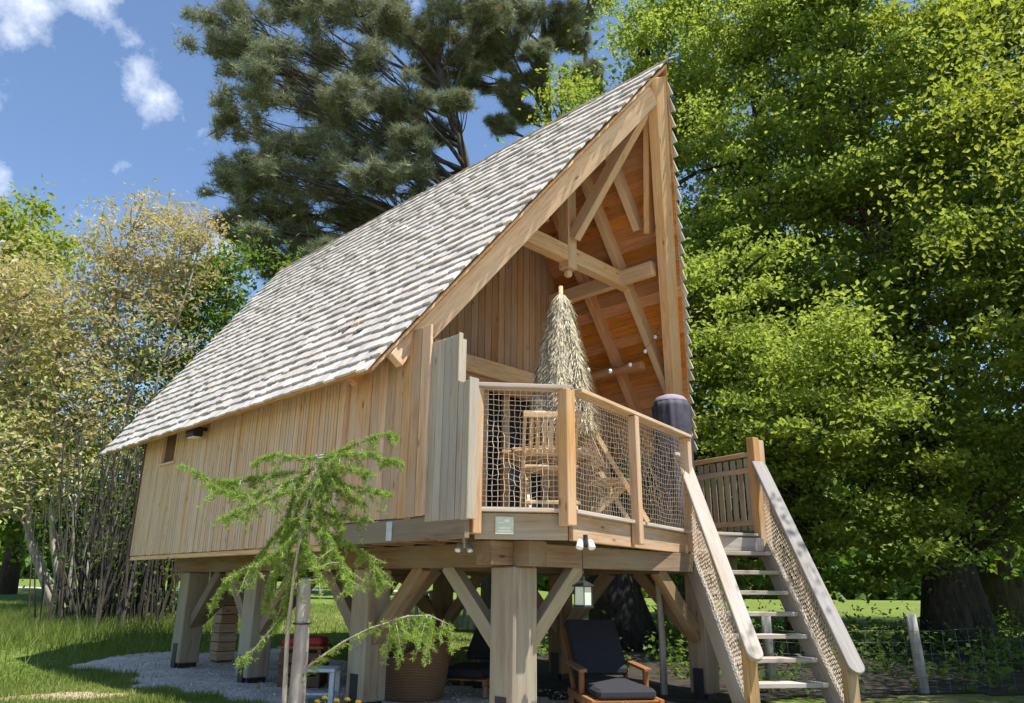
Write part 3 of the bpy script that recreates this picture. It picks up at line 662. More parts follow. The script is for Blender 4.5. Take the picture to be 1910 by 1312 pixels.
# little sign on the corner fascia
so = out_(C1, C2, 1.0)
sa = C1.lerp(C2, .31)-so*.0225+UP*2.07; sa = C1+d12*.292+so*(-.0205)+UP*2.07
sg = thing('sign_plate', 'small pale green square plate screwed to the fascia below the net', 'sign', sa-UP*.07)
sp = bar('plate', sa+so*.006-d12*.072, sa+so*.006+d12*.072, .006, .135, plain('sign_green', (.48, .56, .44), .5, noise=.12, nscale=25), sg)
M_CREAM = plain('sign_cream', (.72, .72, .62), .5)
for k, (dx, dz, ww, hh) in enumerate(((0, -.042, .11, .012), (.0, -.02, .09, .012), (-.03, .02, .05, .008), (.02, .035, .04, .02))):
    bar('marking', sa+so*.0105+d12*(dx-ww/2)+UP*dz, sa+so*.0105+d12*(dx+ww/2)+UP*dz, .002, hh, M_CREAM, sp, bev=0)
# string of bulbs under the right roof slope
bp = [at_u(x, y, 4.95) for x, y in ((1097, 690), (1138, 692), (1175, 680), (1203, 655), (1222, 628))]
sl_ = thing('string_light', 'string of five small round bulbs hanging under the orange roof boards', 'string light', bp[2])
cordpts = []
ext = [bp[0]+(bp[0]-bp[1])*.6+UP*.05]+bp+[bp[-1]+(bp[-1]-bp[-2])*.35+UP*.02]
for a, b in zip(ext[:-1], ext[1:]):
    for t in (0, .33, .66): q = a.lerp(b, t)+UP*(.035-.03*math.sin(t*math.pi)); cordpts.append(q)
cordpts.append(ext[-1]+UP*.035)
tube_obj('cord', [(cordpts, [.003]*len(cordpts))], M_BLACK, sl_, 4)
for p in bp:
    b = lathe('bulb', [(.004, -.03), (.018, -.024), (.025, -.004), (.02, .014), (.01, .02)], p, M_BULB, sl_, 12)
    lathe('socket', [(.011, .0205), (.012, .033), (.006, .04)], p, M_BLACK, b, 8)
# lantern on a hook
lc = Vector(at_y(1088, 1112, 6.1))
lan = thing('lantern', 'black metal lantern hanging by a hook below the deck beam', 'lantern', lc-UP*.1)
hk = tube_obj('hook', [([lc+UP*.11, lc+UP*.3, Vector((lc.x, lc.y, 1.98))], [.004, .004, .004])], M_BLACK, lan, 5)
lathe('lid', [(.085, .068), (.09, .075), (.05, .1), (.015, .115), (.012, .13)], lc, M_BLACK, lan, 4, smooth=False)
lathe('base', [(.075, -.09), (.08, -.08), (.07, -.068)], lc, M_BLACK, lan, 4, smooth=False)
lathe('glass', [(.06, -.067), (.062, .067)], lc, M_PANE, lan, 4, smooth=False)
for k in range(4): a = math.pi/2*k; q = lc+Vector((math.cos(a)*.068, math.sin(a)*.068, 0)); bar('corner_rod', q-UP*.068, q+UP*.068, .008, .008, M_BLACK, lan)
# ------------------------------------------------------------------ on the deck: parasol, barbecue cover, table, chairs
pc = W(4.55, 5.34, ZD); pc = Vector((at_y(1046, 535, 7.0).x, 7.0, ZD))
par = thing('straw_parasol', 'closed parasol of pale straw thatch standing on the deck', 'parasol', pc)
tube_obj('pole', [([pc+UP*.03, pc+UP*1.2, pc+UP*2.30], [.025, .025, .022])], M_RAIL, par, 10)
lathe('base', [(.24, 0), (.24, .05), (.05, .07), (.04, .2)], pc, M_BLACK, par, 20)
prof = [(.31, .80), (.30, .92), (.265, 1.2), (.20, 1.55), (.13, 1.90), (.085, 2.12), (.05, 2.20)]
core = lathe('canopy', [(r*.86, z) for r, z in prof], pc, plain('thatch_core', (.20, .165, .10), .95, noise=.3), par, 28, fold=lambda a, z: .10*math.sin(a*7+z)*(1 if z < 2 else .2))
zz = np.array([p[1] for p in prof]); rr_ = np.array([p[0] for p in prof])
nst = 15000; a = rng.uniform(0, 2*np.pi, nst); z1 = rng.uniform(.85, 2.20, nst); ln = rng.uniform(.05, .15, nst)
z0 = np.maximum(z1-ln, .72); foldf = 1+.10*np.sin(a*7+z1)*np.where(z1 < 2, 1, .2)
r1_ = np.interp(z1, zz, rr_)*foldf*rng.uniform(.88, .99, nst); r0_ = np.interp(z0, zz, rr_)*foldf*rng.uniform(.90, 1.10, nst)+rng.exponential(.010, nst)
a0 = a+rng.normal(0, .16, nst); wd = rng.uniform(.0025, .0055, nst)
def pol(r, an, z): return np.stack([r*np.cos(an), r*np.sin(an), z], -1)
t_ = np.stack([-np.sin(a), np.cos(a), np.zeros(nst)], -1)*wd[:, None]
top = pol(r1_, a, z1); bot = pol(r0_, a0, z0)
V = np.stack([top-t_, top+t_, bot+t_*.6, bot-t_*.6], 1).reshape(-1, 3)
th = np_mesh('thatch', V, np.arange(nst*4).reshape(-1, 4), M_STRAW, core, rng.random(nst), M=Matrix.Translation(pc)); th['kind'] = 'stuff'
gc = Vector((at_y(1250, 738, 8.72).x, 8.72, ZD)); gh = at_y(1250, 738, 8.72).z-ZD
gr = thing('covered_barbecue', 'tall round barbecue under a dark pleated fabric cover on the deck', 'barbecue', gc)
def gf(a, z): return .035*math.sin(a*11+z*2)+.025*math.sin(a*17+1) if z < gh-.12 else .0
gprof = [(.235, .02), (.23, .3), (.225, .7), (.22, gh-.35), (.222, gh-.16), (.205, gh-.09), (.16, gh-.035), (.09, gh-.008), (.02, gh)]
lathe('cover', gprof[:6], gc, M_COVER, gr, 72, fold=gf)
lathe('cover_top', [(.207, gh-.095)]+[(r+.003, z+.003) for r, z in gprof[5:]], gc, plain('pale_cover', (.27, .235, .29), .8, noise=.2, nscale=12), gr, 48)  # top of the cover in a paler tone than its sides
lathe('hem', [(.245, .0), (.247, .03), (.243, .05)], gc, M_BLACK, gr, 40)
def round_table(c, r, h):
    t = thing('round_table', 'round slatted wooden table on the deck behind the net', 'table', c)
    n = 9; wv = 2*r/n
    for k in range(n):
        x = -r+wv*(k+.5); hl = math.sqrt(max(.01, r*r-x*x))
        bar('slat', c+Vector((x, -hl, h)), c+Vector((x, hl, h)), wv-.008, .022, M_RAIL, t)
    rim = [c+Vector((r*math.cos(q), r*math.sin(q), h-.03)) for q in np.linspace(0, 2*math.pi, 33)]
    tube_obj('rim', [(rim, [.022]*33)], M_RAIL, t, 6)
    for k in range(4):
        q = math.pi/4+k*math.pi/2; bar('leg', c+Vector((.75*r*math.cos(q), .75*r*math.sin(q), 0)), c+Vector((.55*r*math.cos(q), .55*r*math.sin(q), h-.05)), .05, .04, M_RAIL, t)
    return t
round_table(Vector((.34, 7.02, ZD)), .43, .60)
def folding_chair(label, c, rot):
    t = thing('folding_chair', label, 'chair', c, 'wooden chairs on the deck')
    R = Matrix.Rotation(rot, 3, 'Z'); hk_ = .86
    def L(x, y, z): return c+R@Vector((x, y, z*hk_))
    sx = .23
    for s in (-1, 1):
        bar('leg', L(s*sx, -.30, 0), L(s*sx, .20, .98), .028, .045, M_PALEWOOD, t)
        bar('leg', L(s*(sx-.035), .28, 0), L(s*(sx-.035), -.22, .50), .028, .045, M_PALEWOOD, t)
    for k in range(6): y = -.22+k*.075; bar('seat_slat', L(-sx, y, .46), L(sx, y, .46), .06, .018, M_PALEWOOD, t)
    for k in range(7):
        x = -.17+k*.057; bar('back_slat', L(x, .095, .62), L(x, .21, .93), .038, .014, M_PALEWOOD, t, up=R@Vector((0, -1, .3)))
    bar('back_rail', L(-sx-.02, .215, .97), L(sx+.02, .215, .97), .028, .06, M_PALEWOOD, t, bev=.012)
    bar('back_rail', L(-sx, .085, .60), L(sx, .085, .60), .024, .045, M_PALEWOOD, t)
    bar('stretcher', L(-sx, .24, .10), L(sx, .24, .10), .02, .03, M_PALEWOOD, t)
    return t
folding_chair('pale folding chair whose slatted back shows beside the straw parasol', Vector((.335, 6.56, ZD)), math.pi+.06)
folding_chair('pale folding chair with crossed legs behind the long net', Vector((.95, 7.35, ZD)), 1.75)
# ------------------------------------------------------------------ below the deck
def lounger(label, c, rot, name='lounge_chair'):
    t = thing(name, label, 'lounge chair', c, 'lounge chairs under the cabin')
    R = Matrix.Rotation(rot, 3, 'Z')
    def L(x, y, z): return c+R@Vector((x, y, max(0, z-.10) if z > .1 else z))
    for s in (-1, 1):
        bar('side_rail', L(s*.30, -.55, .24), L(s*.30, .35, .24), .04, .07, M_TEAK, t)
        for y in (-.5, .3): bar('leg', L(s*.30, y, 0), L(s*.30, y, .204), .045, .05, M_TEAK, t, up=R@Vector((0, 1, 0)))
        bar('arm_post', L(s*.30, -.12, .277), L(s*.30, -.12, .46), .045, .045, M_TEAK, t, up=R@Vector((0, 1, 0)))
        bar('arm', L(s*.30, -.20, .475), L(s*.30, .42, .50), .07, .028, M_TEAK, t)
        bar('back_frame', L(s*.27, .30, .26), L(s*.27, .80, .78), .035, .05, M_TEAK, t)
    for k in range(7): y = -.5+k*.13; bar('seat_slat', L(-.28, y, .262), L(.28, y, .262), .07, .018, M_TEAK, t)
    bar('seat_cushion', L(0, -.54, .318), L(0, .30, .318), .52, .085, M_CUSHION, t, bev=.03)
    bar('back_cushion', L(0, .27, .40), L(0, .74, .86), .52, .085, M_CUSHION, t, up=R@Vector((0, -1, .6)), bev=.03)
    return t
def gp(x, y): return Vector((x, y, G(x, y)))
lounger('dark cushioned teak lounge chair facing out beside the hanging lantern', gp(.93, 7.5), .15)
lounger('dark cushioned teak lounge chair behind the thick front post', gp(-.35, 8.9), -.35)
bc = gp(-.98, 8.25)
bk = thing('wicker_basket', 'big brown wicker tub with a slanting rim behind the middle post', 'basket', bc)
def tub(r0, r1, h, z0):
    bm = bmesh.new(); seg = 40; rows = 9; rings = []
    for i in range(rows):
        f = i/(rows-1); rr = r0+(r1-r0)*f+.03*math.sin(f*math.pi); ring = []
        for k in range(seg):
            a_ = 2*math.pi*k/seg; hh = z0+f*(h+.10*math.cos(a_-.2)*f)
            ring.append(bm.verts.new((rr*1.15*math.cos(a_), rr*.9*math.sin(a_), hh)))
        rings.append(ring)
    for i in range(rows-1):
        for k in range(seg): bm.faces.new((rings[i][k], rings[i][(k+1) % seg], rings[i+1][(k+1) % seg], rings[i+1][k]))
    inner = [bm.verts.new((v.co.x*.92, v.co.y*.92, v.co.z)) for v in rings[-1]]; low = [bm.verts.new((v.co.x*.85, v.co.y*.85, z0+.05)) for v in rings[-1]]
    for k in range(seg):
        k2 = (k+1) % seg
        bm.faces.new((rings[-1][k], rings[-1][k2], inner[k2], inner[k])); bm.faces.new((inner[k], inner[k2], low[k2], low[k]))
    bm.faces.new(rings[0][::-1]); bm.faces.new(low)
    for f in bm.faces: f.smooth = True
    me = bpy.data.meshes.new('tub'); bm.to_mesh(me); bm.free(); me.materials.append(M_WICKER)
    return me
link(bpy.data.objects.new('tub', tub(.25, .31, .47, .0)), Matrix.Translation(bc), bk)
rim = [bc+Vector((.345*1.0*math.cos(q), .27*math.sin(q), .47+.10*math.cos(q-.2)+.005)) for q in np.linspace(0, 2*math.pi, 41)]
tube_obj('rim', [(rim, [.022]*41)], M_WICKER, bk, 6)
# slatted column of boards between the far posts
cc = gp(-3.95, 11.1)
kc = thing('board_column', 'narrow column clad in horizontal boards between the far posts', 'column', cc)
kcore = bar('core', cc+UP*-.05, cc+UP*1.32, .21, .21, M_DARKWOOD, kc, up=HU)
for k in range(11):
    z = .03+k*.118
    for s, dd in ((1, -HU), (1, -HV)):
        q = cc+dd*.118+UP*(z+.057); ax = HV if dd == -HU else HU
        bar('board', q-ax*.12, q+ax*.12, .022, .108, M_BOARDCOL, kcore)
# low crate seat with a red cushion, grey stool, curved bench back
rc = gp(-2.28, 9.0)
rs = thing('crate_seat', 'low brown wooden crate seat with a red cushion behind the stake', 'seat', rc)
for x in (-.2, .2):
    for y in (-.16, .16): bar('corner_post', rc+Vector((x, y, 0)), rc+Vector((x, y, .4)), .04, .04, M_TEAK, rs)
for k in range(3):
    z = .07+k*.12
    for y in (-.186, .186): bar('side_board', rc+Vector((-.23, y, z)), rc+Vector((.23, y, z)), .018, .1, M_DARKWOOD, rs)
    for x in (-.23, .23): bar('side_board', rc+Vector((x, -.17, z)), rc+Vector((x, .17, z)), .018, .1, M_DARKWOOD, rs)
bar('lid', rc+Vector((-.25, 0, .415)), rc+Vector((.25, 0, .415)), .42, .025, M_TEAK, rs)
bar('cushion', rc+Vector((-.22, 0, .47)), rc+Vector((.22, 0, .47)), .36, .085, M_RED, rs, bev=.03)
wc = gp(-1.82, 7.75)
ws = thing('side_table', 'low pale grey painted side table beside the middle post', 'table', wc)
bar('table_top', wc+Vector((-.19, 0, .31)), wc+Vector((.19, 0, .31)), .32, .03, M_GREYPAINT, ws)
for x in (-.165, .165):
    for y in (-.13, .13): bar('leg', wc+Vector((x, y, 0)), wc+Vector((x, y, .294)), .045, .045, M_GREYPAINT, ws)
bar('shelf', wc+Vector((-.15, 0, .10)), wc+Vector((.15, 0, .10)), .22, .02, M_GREYPAINT, ws)
hb = gp(-.95, 11.3)
hn = thing('curved_bench', 'garden bench with a curved slatted back under the cabin', 'bench', hb)
for k in range(11):
    x = -.5+k*.1; bar('back_slat', hb+Vector((x, .15, .42)), hb+Vector((x, .2, .62+.32*math.sqrt(max(0, 1-(x/.56)**2)))), .05, .016, M_GREYPAINT, hn, up=Vector((0, 1, 0)))
arc = [hb+Vector((.56*math.cos(q), .2, .62+.34*math.sin(q))) for q in np.linspace(0, math.pi, 17)]
tube_obj('back_rim', [(arc, [.022]*17)], M_GREYPAINT, hn, 6)
for k in range(4): bar('seat_slat', hb+Vector((-.58, -.2+k*.1, .42)), hb+Vector((.58, -.2+k*.1, .42)), .08, .02, M_TEAK, hn)
for x in (-.52, .52):
    for y in (-.2, .15): bar('leg', hb+Vector((x, y, 0)), hb+Vector((x, y, .408)), .05, .05, M_TEAK, hn)
sp_ = gp(1.62, 8.55)
pl = thing('slim_pole', 'slim grey bark pole standing under the deck beside the lounge chair', 'pole', sp_)
tube_obj('shaft', [([sp_-UP*.1, sp_+Vector((.01, 0, .6)), sp_+Vector((-.015, 0, 1.27))], [.04, .036, .03])], M_STAKE, pl, 8)
# ------------------------------------------------------------------ vegetation helpers
def unit(n): 
    d = rng.normal(size=(n, 3)); return d/np.linalg.norm(d, axis=1)[:, None]
def leaves(name, C, size, mat, parent, upbias=.25, aspect=.62, rnd=None, kind=None):
    n = len(C); nr = unit(n); nr[:, 2] = np.abs(nr[:, 2])+upbias; nr /= np.linalg.norm(nr, axis=1)[:, None]
    ax = unit(n); ax -= nr*(ax*nr).sum(1)[:, None]; ax /= np.linalg.norm(ax, axis=1)[:, None]+1e-9; bx = np.cross(nr, ax)
    L = size*rng.uniform(.6, 1.3, n)[:, None]; Wd = L*aspect*.5
    fold = nr*L*.10
    V = np.stack([C-ax*L*.5, C-bx*Wd+fold, C+ax*L*.5-fold*.6, C+bx*Wd+fold], 1).reshape(-1, 3)
    rnd = rng.random(n) if rnd is None else rnd
    o = np_mesh(name, V, np.arange(n*4).reshape(-1, 4), mat, parent, np.clip(rnd, 0, 1))
    if kind: o['kind'] = kind
    return o
def ell_points(ells, n, shell=.55):
    """cluster centres spread through ellipsoids, denser outside"""
    vol = np.array([e[1][0]*e[1][1]*e[1][2] for e in ells]); pick = rng.choice(len(ells), n, p=vol/vol.sum())
    d = unit(n); r = rng.uniform(shell**3, 1, n)**(1/3)
    C = np.array([e[0] for e in ells])[pick]; R = np.array([e[1] for e in ells])[pick]
    return C+d*r[:, None]*R
def lump(C, k=1.0, seed=0.):
    x, y, z = C[:, 0]*k+seed, C[:, 1]*k+seed*1.7, C[:, 2]*k
    return (np.sin(x*1.9+1.2*np.sin(z*1.3))+np.sin(y*1.7+1.1*np.sin(x*1.1))+np.sin(z*2.1+np.sin(y*1.5)))/3
def bent(a, b, k=.12, n=6, droop=0.):
    a = np.array(a, float); b = np.array(b, float); t = np.linspace(0, 1, n)[:, None]
    L = np.linalg.norm(b-a); off = rng.normal(0, k*L, 3)
    return a+(b-a)*t+off*(t*(1-t))*2+np.array([0, 0, 1])*droop*L*(t*(1-t))*2+rng.normal(0, .012*L, (n, 3))*(t*(1-t))*3
def broadleaf(name, label, base, trunk, r0, ells, nclus, nleaf, size, lmat, bmat, group, crad=(.46, .46, .17), limbs=26, shell=.5, cat='tree', zmin=None, keep=None, tw=.011, dark=None):
    """trunk = list of points; crown of leaf sprays on limbs"""
    t = thing(name, label, cat, base, group)
    tp = np.array(trunk, float); rad = np.linspace(r0, r0*.3, len(tp)); rad[0] *= 1.35
    cl = ell_points(ells, nclus, shell)
    if zmin is not None: cl = cl[cl[:, 2] > zmin]
    if size < .2 and nclus > 100:
        sup = cl[:max(12, int(len(cl)/4.5))]; cl = sup[rng.integers(0, len(sup), len(cl))]+rng.normal(0, 1, (len(cl), 3))*np.array([.62, .62, .26]); cl = cl[cl[:, 2] > (zmin or 1.55)]
    else: cl = cl[lump(cl, 1.15, base[0]) > -.36]
    paths = [(tp, rad)]
    for c in cl[rng.permutation(len(cl))[:limbs]]:
        zt = np.clip(c[2]-.35*np.linalg.norm(c[:2]-tp[-1][:2])-rng.uniform(.3, 1.6), tp[1][2]*.9, tp[-1][2])
        s = np.array([np.interp(zt, tp[:, 2], tp[:, k]) for k in range(3)]); rr = np.interp(zt, tp[:, 2], rad)
        p = bent(s, c, .10, 7, .10); paths.append((p, np.linspace(min(rr*.55, .10), tw, 7)))
    V, Fq = tubes(paths, 7)
    np_mesh('trunk', V-np.array(base), Fq, bmat, t, smooth=True, M=Matrix.Translation(Vector(base)))
    k = len(cl); cnt = rng.poisson(nleaf, k); idx = np.repeat(np.arange(k), cnt); n = len(idx)
    sc = rng.uniform(.6, 1.25, k)
    loc = rng.normal(0, .5, (n, 3))*np.array(crad)*sc[idx][:, None]*np.where(rng.random(n) < .22, 1.9, 1.0)[:, None]
    # sprays tilt outward a little
    C = cl[idx]+loc; C[:, 2] -= .12*np.hypot(loc[:, 0], loc[:, 1])
    crnd = rng.normal(.0, .16, k)[idx]+rng.normal(.5, .2, n)
    leaves('crown', C-np.array(base), size, lmat, t, rnd=crnd).matrix_basis = Matrix.Translation(Vector(base))
    return t
def B(x, y): return np.array([x, y, G(x, y)])
# ------------------------------------------------------------------ right-hand broadleaf trees
GR = 'tall broadleaf trees beside the stairs'
b = B(1.95, 13.6)
broadleaf('broadleaf_tree', 'broadleaf tree with a thick dark leaning trunk seen under the deck', b, [b-[0, 0, .1], b+[-.15, .1, 1.0], b+[-.35, .4, 3], b+[.2, 1.2, 7], b+[1.0, 1.8, 11], b+[1.3, 2, 14]], .50,
          [((3.9, 15.8, 9.5), (2.7, 2.0, 6.6)), ((3.3, 15.5, 4.2), (2.4, 1.8, 2.9)), ((4.3, 12.7, 6.3), (1.7, 1.1, 1.7)), ((3.6, 13.2, 4.6), (1.3, 1.0, 1.0)), ((5.0, 11.8, 3.6), (1.6, 1.1, 1.5))], 540, 215, .103, M_LEAF, M_BARKD, GR, shell=.35, limbs=34)
b = B(5.6, 15.2)
broadleaf('broadleaf_tree', 'leafy green tree rising behind the top of the staircase', b, [b-[0, 0, .1], b+[.1, .1, 2], b+[0, .2, 6], b+[.3, .3, 10], b+[.2, .3, 15]], .30,
          [((5.9, 15.2, 11.5), (3.0, 2.3, 6.0)), ((5.6, 14.8, 4.6), (2.9, 2.2, 3.5))], 600, 215, .103, M_LEAF, M_BARK, GR, shell=.35, limbs=40)
b = B(8.1, 14.4)
broadleaf('broadleaf_tree', 'broadleaf tree with a dark straight trunk behind the wire fence', b, [b-[0, 0, .1], b+[0, 0, 1.5], b+[-.1, .2, 5], b+[-.3, .3, 10], b+[-.1, .3, 15]], .52,
          [((8.6, 14.4, 10.8), (2.9, 2.3, 6.2)), ((8.2, 13.8, 4.4), (2.6, 2.0, 3.2))], 560, 215, .103, M_LEAF, M_BARK, GR, shell=.35, limbs=40)
b = B(11.9, 13.2)
broadleaf('broadleaf_tree', 'sunny yellow green tree at the edge of the wood beyond the fence post', b, [b-[0, 0, .1], b+[0, 0, 2], b+[-.2, .2, 6], b+[-.4, .1, 12]], .34,
          [((10.9, 13.0, 9.5), (2.6, 2.3, 5.4)), ((11.0, 12.8, 4.2), (2.2, 2.0, 2.8))], 430, 210, .103, M_LEAFY, M_BARK, GR, shell=.4)
b = B(5.0, 21.5)
broadleaf('broadleaf_tree', 'deep green tree standing further back between the lit crowns', b, [b-[0, 0, .1], b+[0, 0, 4], b+[.2, 0, 10], b+[0, 0, 18]], .42,
          [((5.2, 21.5, 12.5), (4.4, 2.6, 9.0)), ((5.2, 21.5, 4.2), (4.4, 2.2, 2.6))], 250, 80, .24, M_LEAFD, M_BARK, GR, crad=(1.05, 1.05, .45), shell=.3)
b = B(12.5, 20.0)
broadleaf('broadleaf_tree', 'deep green tree at the back of the wood with a thick trunk', b, [b-[0, 0, .1], b+[0, 0, 4], b+[.2, 0, 10], b+[0, 0, 16]], .45,
          [((12.3, 20, 11), (4.4, 2.6, 8.5)), ((12.3, 20, 4.0), (4.4, 2.2, 2.6))], 240, 80, .24, M_LEAFD, M_BARK, GR, crad=(1.05, 1.05, .45), shell=.3)
b = B(8.9, 8.2)
broadleaf('broadleaf_tree', 'young bright tree close to the stairs with loose sunlit sprays', b, [b-[0, 0, .1], b+[0, 0, 2], b+[-.2, 0, 5], b+[-.5, 0, 8.5]], .16,
          [((8.2, 7.9, 6.6), (2.2, 1.7, 2.4)), ((5.9, 6.5, 7.6), (1.0, .9, .7)), ((9.2, 7.4, 5.0), (2.0, 1.2, 1.8))], 260, 130, .085, M_LEAFY, M_BARK, GR, shell=.3, limbs=40, crad=(.6, .6, .22))  # second leaf mass is added out of view to dapple the handrail
b = B(13.2, 9.6)  # invented tree outside the frame, there to shade the forest floor
broadleaf('broadleaf_tree', 'added spreading tree out of view beside the wire fence to shade the forest floor', b, [b-[0, 0, .1], b+[0, 0, 3], b+[-.2, 0, 8], b+[-.3, 0, 13]], .34,
          [((12.6, 10.0, 9.0), (3.2, 2.6, 5.6))], 240, 80, .22, M_LEAF, M_BARK, GR, shell=.3, crad=(.9, .9, .35))
b = B(11.4, 6.3)  # another invented tree outside the frame, there for its shade
broadleaf('broadleaf_tree', 'added open crowned tree out of view before the wire fence to cast dappled shade', b, [b-[0, 0, .1], b+[0, 0, 3], b+[-.2, 0, 7], b+[-.5, 0, 10]], .24,
          [((10.4, 6.6, 8.0), (2.6, 2.2, 2.8))], 150, 80, .2, M_LEAF, M_BARK, GR, shell=.3, crad=(.8, .8, .35))
# low undergrowth on the shaded floor
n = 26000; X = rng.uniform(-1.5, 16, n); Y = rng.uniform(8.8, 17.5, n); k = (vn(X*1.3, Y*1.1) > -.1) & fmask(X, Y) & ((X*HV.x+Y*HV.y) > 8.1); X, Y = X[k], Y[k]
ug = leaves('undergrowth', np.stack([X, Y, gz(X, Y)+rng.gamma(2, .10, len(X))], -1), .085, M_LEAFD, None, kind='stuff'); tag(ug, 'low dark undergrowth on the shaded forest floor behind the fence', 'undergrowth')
# ------------------------------------------------------------------ pines behind the roof
def pine(label, base, trunk, r0, pads, n_tuft, group):
    t = thing('pine_tree', label, 'tree', base, group)
    tp = np.array(trunk, float); rad = np.linspace(r0, r0*.35, len(tp)); paths = [(tp, rad)]; T = []
    for (c, R) in pads:
        c = np.array(c)
        zt = np.clip(c[2]-rng.uniform(.6, 2.6)-.25*np.linalg.norm((c-tp[-1])[:2]), tp[1][2], tp[-1][2]-.3)
        s = np.array([np.interp(zt, tp[:, 2], tp[:, k]) for k in range(3)]); rr = np.interp(zt, tp[:, 2], rad)
        p = bent(s, c, .09, 8, .06); paths.append((p, np.linspace(min(.10, rr*.5), .02, 8)))
        for q in range(15):
            e = c+rng.normal(0, .62, 3)*R*np.array([1, 1, .6]); paths.append((bent(p[rng.integers(4, 8)], e, .1, 5), np.linspace(.026, .009, 5)))
            T.append(e+rng.normal(0, .20, (n_tuft//15, 3))*R*np.array([1.1, 1.1, .7]))
    V, Fq = tubes(paths, 6); bs = np.array(base)
    np_mesh('trunk', V-bs, Fq, M_BARKPINE, t, smooth=True, M=Matrix.Translation(Vector(base)))
    T = np.concatenate(T); n = len(T); K = 15
    ctr = np.repeat(T, K, 0); d = unit(n*K); d[:, 2] = d[:, 2]*.8+.35; d /= np.linalg.norm(d, axis=1)[:, None]
    sd_ = np.cross(d, unit(n*K)); sd_ /= np.linalg.norm(sd_, axis=1)[:, None]+1e-9
    L = np.repeat(rng.uniform(.20, .36, n), K)*rng.uniform(.8, 1.15, n*K); wd = .009
    V = np.stack([ctr-sd_*wd, ctr+sd_*wd, ctr+d*L[:, None]], 1).reshape(-1, 3)
    rnd = np.clip(np.repeat(rng.normal(.45, .2, n), K)+rng.normal(0, .1, n*K), 0, .93); rnd[np.repeat(rng.random(n) < .006, K)] = 1.0
    np_mesh('crown', V-bs, np.arange(n*K*3).reshape(-1, 3), M_NEEDLE, t, rnd, M=Matrix.Translation(Vector(base)))
    return t
PY = 23.0
def pix(x, y, Y): return np.array(at_y(x, y, Y))
pads = []
for (x, y, r) in ((450, 40, 1.2), (540, 20, 1.3), (640, 10, 1.3), (720, 40, 1.2), (430, 100, 1.0), (510, 110, 1.3), (600, 100, 1.3), (690, 120, 1.2), (470, 180, 1.1), (560, 170, 1.1), (650, 190, 1.0),
                  (440, 240, 1.1), (500, 270, 1.2), (580, 260, 1.2), (660, 270, 1.2), (430, 330, 1.1), (510, 340, 1.2), (600, 330, 1.2), (690, 320, 1.2), (760, 330, 1.0), (470, 400, 1.1), (540, 410, 1.1), (620, 400, 1.1), (690, 380, 1.),
                  (500, 470, 1.0), (570, 450, .9), (780, 70, 1.1), (760, 190, .9), (740, 250, .8), (440, 430, .8), (560, -40, 1.3), (680, -50, 1.3), (800, -40, 1.3), (530, 500, .8), (800, 130, .8), (850, 20, 1.1), (870, 110, .8), (840, 180, .6), (810, 250, .6), (770, 290, .8), (920, 30, 1.0), (720, 200, .9), (620, 470, .7), (860, -60, 1.2), (600, 210, 1.0), (700, 20, 1.1), (480, 310, 1.0), (820, 60, 1.0)):
    Y = PY+rng.uniform(-2.2, 2.2); pads.append((pix(x+rng.uniform(-12, 12), y+rng.uniform(-12, 12), Y), r*.72))
tr = [pix(905, 700, PY), pix(890, 400, PY), pix(862, 280, PY), pix(835, 200, PY), pix(815, 110, PY), pix(800, 0, PY), pix(795, -90, PY)]
b = B(tr[0][0]+.2, PY); tr = [b-np.array([0, 0, .2]), b+np.array([0, 0, 2.5])]+tr[1:]
pine('big grey green pine with spreading dark limbs behind the shingle roof', b, tr, .24, pads, 600, 'pines behind the cabin')
pads = []
for (x, y, r) in ((890, 30, 1.0), (960, 20, 1.0), (920, 100, .9), (880, 160, .7), (950, 180, .7), (1050, 30, .9), (1000, 100, .6), (930, 230, .5), (1075, 85, .7), (860, 90, .8), (1000, -50, 1.1), (1060, -60, 1.), (980, 215, .5), (930, 20, 1.0), (1030, 60, .9), (1080, 20, .9), (900, 110, .8), (990, 150, .6), (1090, 140, .6), (940, 80, .8)):
    Y = 25+rng.uniform(-1.6, 1.6); pads.append((pix(x, y, Y), r*.72))
tr = [pix(1030, 600, 25), pix(1024, 250, 25), pix(1018, 120, 25), pix(1012, 0, 25), pix(1008, -110, 25)]
b = B(tr[0][0], 25.); pine('straight trunked pine with thin foliage standing right of the big pine', b, [b-np.array([0, 0, .2])]+tr, .20, pads, 620, 'pines behind the cabin')
tr = [pix(1088, 600, 24), pix(1086, 250, 24), pix(1092, 100, 24), pix(1098, 0, 24), pix(1102, -120, 24)]
b = B(tr[0][0], 24.); pine('slender dark pine stem rising beside the roof peak', b, [b-np.array([0, 0, .2])]+tr, .14, [(pix(1110, -60, 24), .9), (pix(1060, -70, 24), .8), (pix(1130, -20, 24), .7)], 230, 'pines behind the cabin')
# bright young tree just behind the roof edge
b = B(2.2, 18.5)
c = pix(1045, 175, 18.5)
broadleaf('broadleaf_tree', 'young lime green tree peeking over the shingle ridge beside the pine stems', b, [b-[0, 0, .1], [c[0]+.3, 18.5, 5], [c[0]+.1, 18.5, 9], c+[0, 0, .3]], .10,
          [((c[0]+.1, 18.5, c[2]-.6), (.75, .75, 1.5))], 34, 60, .15, M_LEAFY, M_BARK, 'broadleaf trees behind the ridge', crad=(.45, .45, .3), limbs=14, shell=.2)
